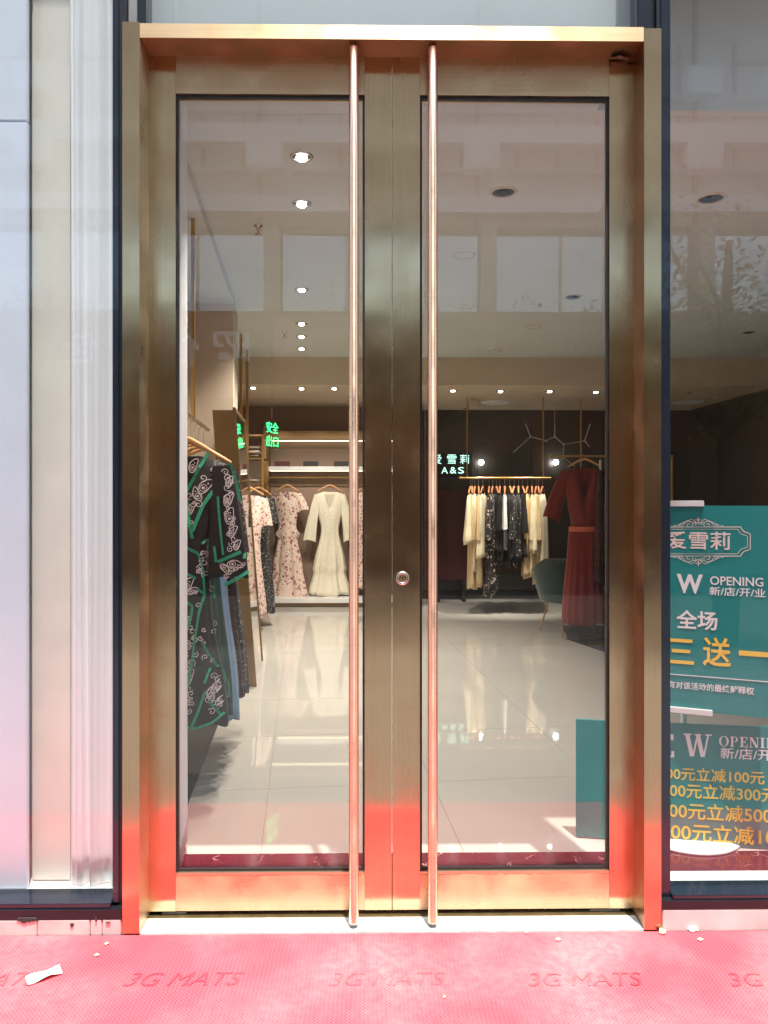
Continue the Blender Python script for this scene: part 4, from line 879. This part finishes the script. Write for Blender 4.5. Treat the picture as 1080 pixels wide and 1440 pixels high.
for px in (677, 782):
    p = at(px, 650, BY-.12); e = tag(empty('wall_lamp', (p.x, BY+.018, p.z)), 'small white globe lamp on the dark rear wall', 'lamp', 'globe lamps on the dark wall')
    MB().lathe([(.0001, .04), (.03, .03), (.04, 0), (.03, -.03), (.0001, -.04)], n=16).build('globe', M['globe'], e, (0, -.12, 0)); MB().tube([(0, -.09, .02), (0, 0, .03)], .008, 8).build('arm', M['brass'], e)
# branching wire pendant lamp
nodes = dict(A=(739, 596), B=(746, 614), C=(722, 636), D=(768, 620), E=(780, 614), F=(780, 598), G=(793, 625), H=(792, 643), I=(822, 620), J=(830, 596), K=(808, 656), M=(829, 628))
p0 = at(780, 598, 7.55); cl = tag(empty('branch_pendant', (p0.x, 7.55, ZR)), 'pale branching tube pendant lamp before the dark wall', 'pendant lamp'); o = Vector(cl.location)
rn = random.Random(2); P_ = {k: at(*v, 7.55+rn.uniform(-.12, .12))-o for k, v in nodes.items()}
pm = mat('pale_tube', lin((190, 196, 198)), .35, .3, .05)
for a, b in ('AB', 'BC', 'BD', 'DE', 'EF', 'EG', 'GH', 'GI', 'IJ', 'IM', 'HK'): MB().tube([P_[a], P_[b]], .0085, 7).build('tube', pm, cl)
MB().tube([P_['F'], (P_['F'].x, P_['F'].y, -.001)], .004, 6).build('cable', pm, cl)
for k in 'BDEGHI': MB().lathe([(.0001, .02), (.016, .012), (.02, 0), (.016, -.012), (.0001, -.02)], tuple(P_[k]), 12).build('joint', pm, cl)
rp_ = at(634, 716, BY-.3); e = tag(empty('red_panel', (rp_.x, BY-.28, .0)), 'dim red display panel standing below the neon sign', 'panel')
red_d = mat('dim_red_panel', lin((66, 18, 24)), .6, 0, .1); MB().box((-.24, 0, .3), (.24, .03, Z(690, BY-.3)), .004).build('board', red_d, e)
for sx in (-.18, .18): MB().box((sx-.02, -.1, .001), (sx+.02, .15, .299)).build('foot', M['black_can'], e)
cb = tag(empty('drawer_cabinet', (X(1056, 7.8), 7.8, 0)), 'beige drawer cabinet against the dark rear wall', 'cabinet'); zc_ = Z(670, 7.8)
MB().box((-.16, -.2, .002), (.16, .2, zc_), .005).build('carcass', M['paint_wall'], cb)
for k in range(5): MB().box((-.145, -.215, zc_-.06-.32*(k+1)+.02), (.145, -.2005, zc_-.06-.32*k), .004).build('drawer', M['paint_wall'], cb)
# ================================================================== SALE POSTERS ON THEIR WHITE STAND
def serif(s, wd, ht, name, m, parent, loc, rot):
    T = {}
    def E(x0, x1, y0, y1): return [(x0, y0), (x1, y0), (x1, y1), (x0, y1)]
    def bar(x0, y0, x1, y1, w_):    # slanted stroke with horizontal ends
        return [(x0-w_/2, y0), (x0+w_/2, y0), (x1+w_/2, y1), (x1-w_/2, y1)]
    sf = .06
    G = {'N': (.86, [bar(.16, 0, .16, 1, .07), bar(.70, 0, .70, 1, .07), bar(.66, 0, .18, 1, .20), E(.02, .32, 0, sf), E(.02, .26, 1-sf, 1), E(.56, .84, 1-sf, 1)]),
         'E': (.74, [bar(.22, 0, .22, 1, .19), E(.04, .68, 0, .07), E(.04, .66, .93, 1), E(.3, .5, .47, .54), E(.47, .52, .36, .65), E(.60, .68, .0, .27), E(.58, .66, .74, 1)]),
         'W': (1.12, [bar(.34, 0, .14, 1, .17), bar(.38, 0, .56, 1, .07), bar(.76, 0, .56, 1, .17), bar(.80, 0, .98, 1, .07), E(.0, .32, 1-sf, 1), E(.44, .70, 1-sf, 1), E(.86, 1.12, 1-sf, 1)]),
         'I': (.42, [bar(.2, 0, .2, 1, .17), E(.04, .36, 0, sf), E(.04, .36, 1-sf, 1)]),
         'P': (.72, [bar(.2, 0, .2, 1, .17), E(.04, .38, 0, sf), E(.04, .4, 1-sf, 1)]), 'O': (.86, []), 'G': (.86, [E(.60, .78, .05, .42), E(.52, .84, .40, .46), E(.68, .76, .68, .95)])}
    def ring(cx, cy, rx, ry, tx, ty, a0, a1, n=20):
        out = []
        for k in range(n):
            a, b = R(a0+(a1-a0)*k/n), R(a0+(a1-a0)*(k+1)/n)
            out.append([(cx+rx*math.cos(a), cy+ry*math.sin(a)), (cx+rx*math.cos(b), cy+ry*math.sin(b)), (cx+(rx-tx)*math.cos(b), cy+(ry-ty)*math.sin(b)), (cx+(rx-tx)*math.cos(a), cy+(ry-ty)*math.sin(a))])
        return out
    G['O'] = (.86, ring(.42, .5, .40, .52, .17, .06, 0, 360)); G['G'] = (.88, G['G'][1]+ring(.42, .5, .40, .52, .17, .06, 50, 330)); G['P'] = (.74, G['P'][1]+ring(.34, .72, .33, .28, .15, .055, -90, 90))
    mb = MB(); x = 0; layer = 0
    for c in s:
        w_, polys = G[c]
        for i, p in enumerate(polys): mb.add([((x+a), b, .0002*(i % 7)) for a, b in p], [tuple(range(len(p)))])
        x += w_+.04
    o = mb.build(name, m, parent, loc, rot); fit(o.data, wd, ht)
    for v in o.data.vertices: v.co.z *= 4
    return o
st = tag(empty('poster_stand', at(962, 1196, .735)), 'white poster stand with round foot behind the display window', 'stand'); o = Vector(st.location); o.z = 0; st.location = o
MB().lathe([(0, .022), (.2, .02), (.225, .012), (.23, .003), (.0, .003)], n=40).build('base', M['white_paint'], st)
MB().tube([(0, 0, .02), (0, 0, 1.42)], .014, 12).build('pole', M['white_paint'], st)
class Board:
    def __init__(s, name, label, px, py0, py1, pl, pr, Y, ang):
        s.c = at(px, (py0+py1)/2, Y); s.a = ang; s.u = Vector((math.cos(ang), math.sin(ang), 0)); s.n = Vector((math.sin(ang), -math.cos(ang), 0))
        s.r = tag(empty(name, s.c, (0, 0, ang)), label, 'poster')
        xl_, z1 = s.uv(pl, 0)[0], s.uv(px, py0)[1]; xr_, z0 = s.uv(pr, 0)[0], s.uv(px, py1)[1]
        MB().box((xl_, 0.001, z0), (xr_, .012, z1), .001).build('board', M['teal'], s.r); s.ext = (xl_, xr_, z0, z1)
    def uv(s, px, py):
        d = ray(px, py); t = (s.c-CAM).dot(s.n)/d.dot(s.n); p = CAM+d*t; return (p-s.c).dot(s.u), p.z-s.c.z
    def text(s, t, px, py, w_, h_, m, bold=.0, ser=False, nm='lettering'):
        x0, _ = s.uv(px-w_/2, py); x1, _ = s.uv(px+w_/2, py); x, z = s.uv(px, py); _, za = s.uv(px, py-h_/2); _, zb_ = s.uv(px, py+h_/2)
        if ser: return serif(t, x1-x0, za-zb_, nm, m, s.r, ((x0+x1)/2, -.0012, z), (R(90), 0, 0))
        return text_obj(nm, t, x1-x0, za-zb_, m, s.r, ((x0+x1)/2, -.0006, z), (R(90), 0, 0), bold)
Wt, Pk, Yl = M['txt_white'], M['txt_pink'], M['txt_yellow']
up = Board('sale_poster', 'green poster with the framed shop name and white and yellow lettering', 982, 711, 1001, 862, 1102, .56, R(-22))
up.text('爱雪莉', 982.5, 760, 90, 25, Pk, .012)
for c, px, w_ in (('N', 893, 30), ('E', 929, 24), ('W', 970, 37)): up.text(c, px, 821, w_, 27, Wt, .035)
up.text('OPENING', 1036, 817.5, 75, 12.5, Wt, .012); up.text('新/店/开/业', 1037, 832.5, 79, 12.5, Wt, .012)
up.text('全场', 980, 872, 58, 27, Wt, .02)
for c, px, py, w_, h_ in (('买', 906, 915, 40, 38), ('三', 958, 916, 36, 35), ('送', 1008, 917, 40, 41), ('一', 1060, 919.5, 42, 7)): up.text(c, px, py, w_, h_, Yl, .015)
x0, z0 = up.uv(890, 947); x1, z1 = up.uv(1090, 947); zz = up.uv(982, 951)[1]; MB().box((x0, -.0012, zz-.0016), (x1, .0, zz+.0016)).build('rule', Wt, up.r)
up.text('有对该活动的最终解释权', 1000, 967, 121, 10.5, Wt, .014)
# ornate frame round the name
fm = MB()
def uvp(px, py, k=-.0014): x, z = up.uv(px, py); return Vector((x, k, z))
for ins, wd_ in ((0, .0035), (4, .0022)):
    L0, R0, T0, B0, cc = 909+ins, 1055-ins, 741+ins*.8, 782-ins*.8, 11
    def arc(cx, cy, a0, a1): return [(cx+cc*math.cos(R(a0+(a1-a0)*k/6)), cy+cc*.85*math.sin(R(a0+(a1-a0)*k/6))) for k in range(7)]
    pts = [(960, T0), (R0-cc-3, T0)]+arc(R0-2, T0-1, 170, 95)+[(R0, T0+10), (R0, B0-10)]+arc(R0-2, B0+1, -95, -170)+[(R0-cc-3, B0), (960, B0)]
    fm.ribbon([uvp(*q) for q in dens(pts, 4)], wd_)
    pts = [(1964-x, y) for x, y in pts]; fm.ribbon([uvp(*q) for q in dens(pts, 4)], wd_)
for yc, sg in ((738, -1), (785, 1)):
    for sx in (-1, 1):
        for (dx, dy, s_, tr_) in ((13, 0, 7.5, 9), (5, -1.5, 3.2, 6), (24, 2, 3.5, 6), (33, 2.5, 2.2, 6)):
            pts = [(982+sx*(dx+s_*(1-k/24*.85)*math.cos(tr_*k/24)), yc+sg*(-dy)+sg*s_*.8*(1-k/24*.85)*math.sin(tr_*k/24)) for k in range(25)]
            fm.ribbon([uvp(*q, -.0018) for q in pts], .0022)
        fm.ribbon([uvp(*q, -.0016) for q in dens([(982, yc+sg*1), (982+sx*9, yc+sg*8), (982+sx*19, yc+sg*4), (982+sx*30, yc-sg*1)], 3)], .0022)
    fm.ribbon([uvp(982, yc+sg*3), uvp(982, yc+sg*11)], .003); fm.ribbon([uvp(978, yc+sg*7), uvp(986, yc+sg*7)], .003)
fm.build('ornate_border', Pk, up.r)
lo_ = Board('sale_poster', 'green poster with yellow discount lines standing near the floor', 985, 1019, 1188, 810, 1170, .60, R(-9))
for c, px, w_ in (('N', 889, 40), ('E', 932, 32), ('W', 981, 40)): lo_.text(c, px, 1048, w_, 32, Wt, 0, True)
lo_.text('OPENING', 1059, 1044, 96, 15, Wt, 0, True); lo_.text('新/店/开/业', 1062, 1061, 98, 16, Wt, .012)
for t_, px, py, w_, h_ in (('1000元立减100元', 997, 1090, 156, 19), ('2000元立减300元', 1006, 1114, 174, 21), ('3000元立减500元', 1014, 1143, 196, 24), ('5000元立减1000元', 1033, 1174, 236, 26)): lo_.text(t_, px, py, w_, h_, Yl, .012)
for (px0, px1, py) in ((900, 990, 708), (900, 1002, 997)):
    y0 = up.uv(px0, py)[0]; y1 = up.uv(px1, py)[0]; z = up.uv(945, py)[1]
    MB().box((y0, -.012, z-.012), (y1, -.001, z+.012), .002).build('clip_bar', M['white_paint'], up.r)
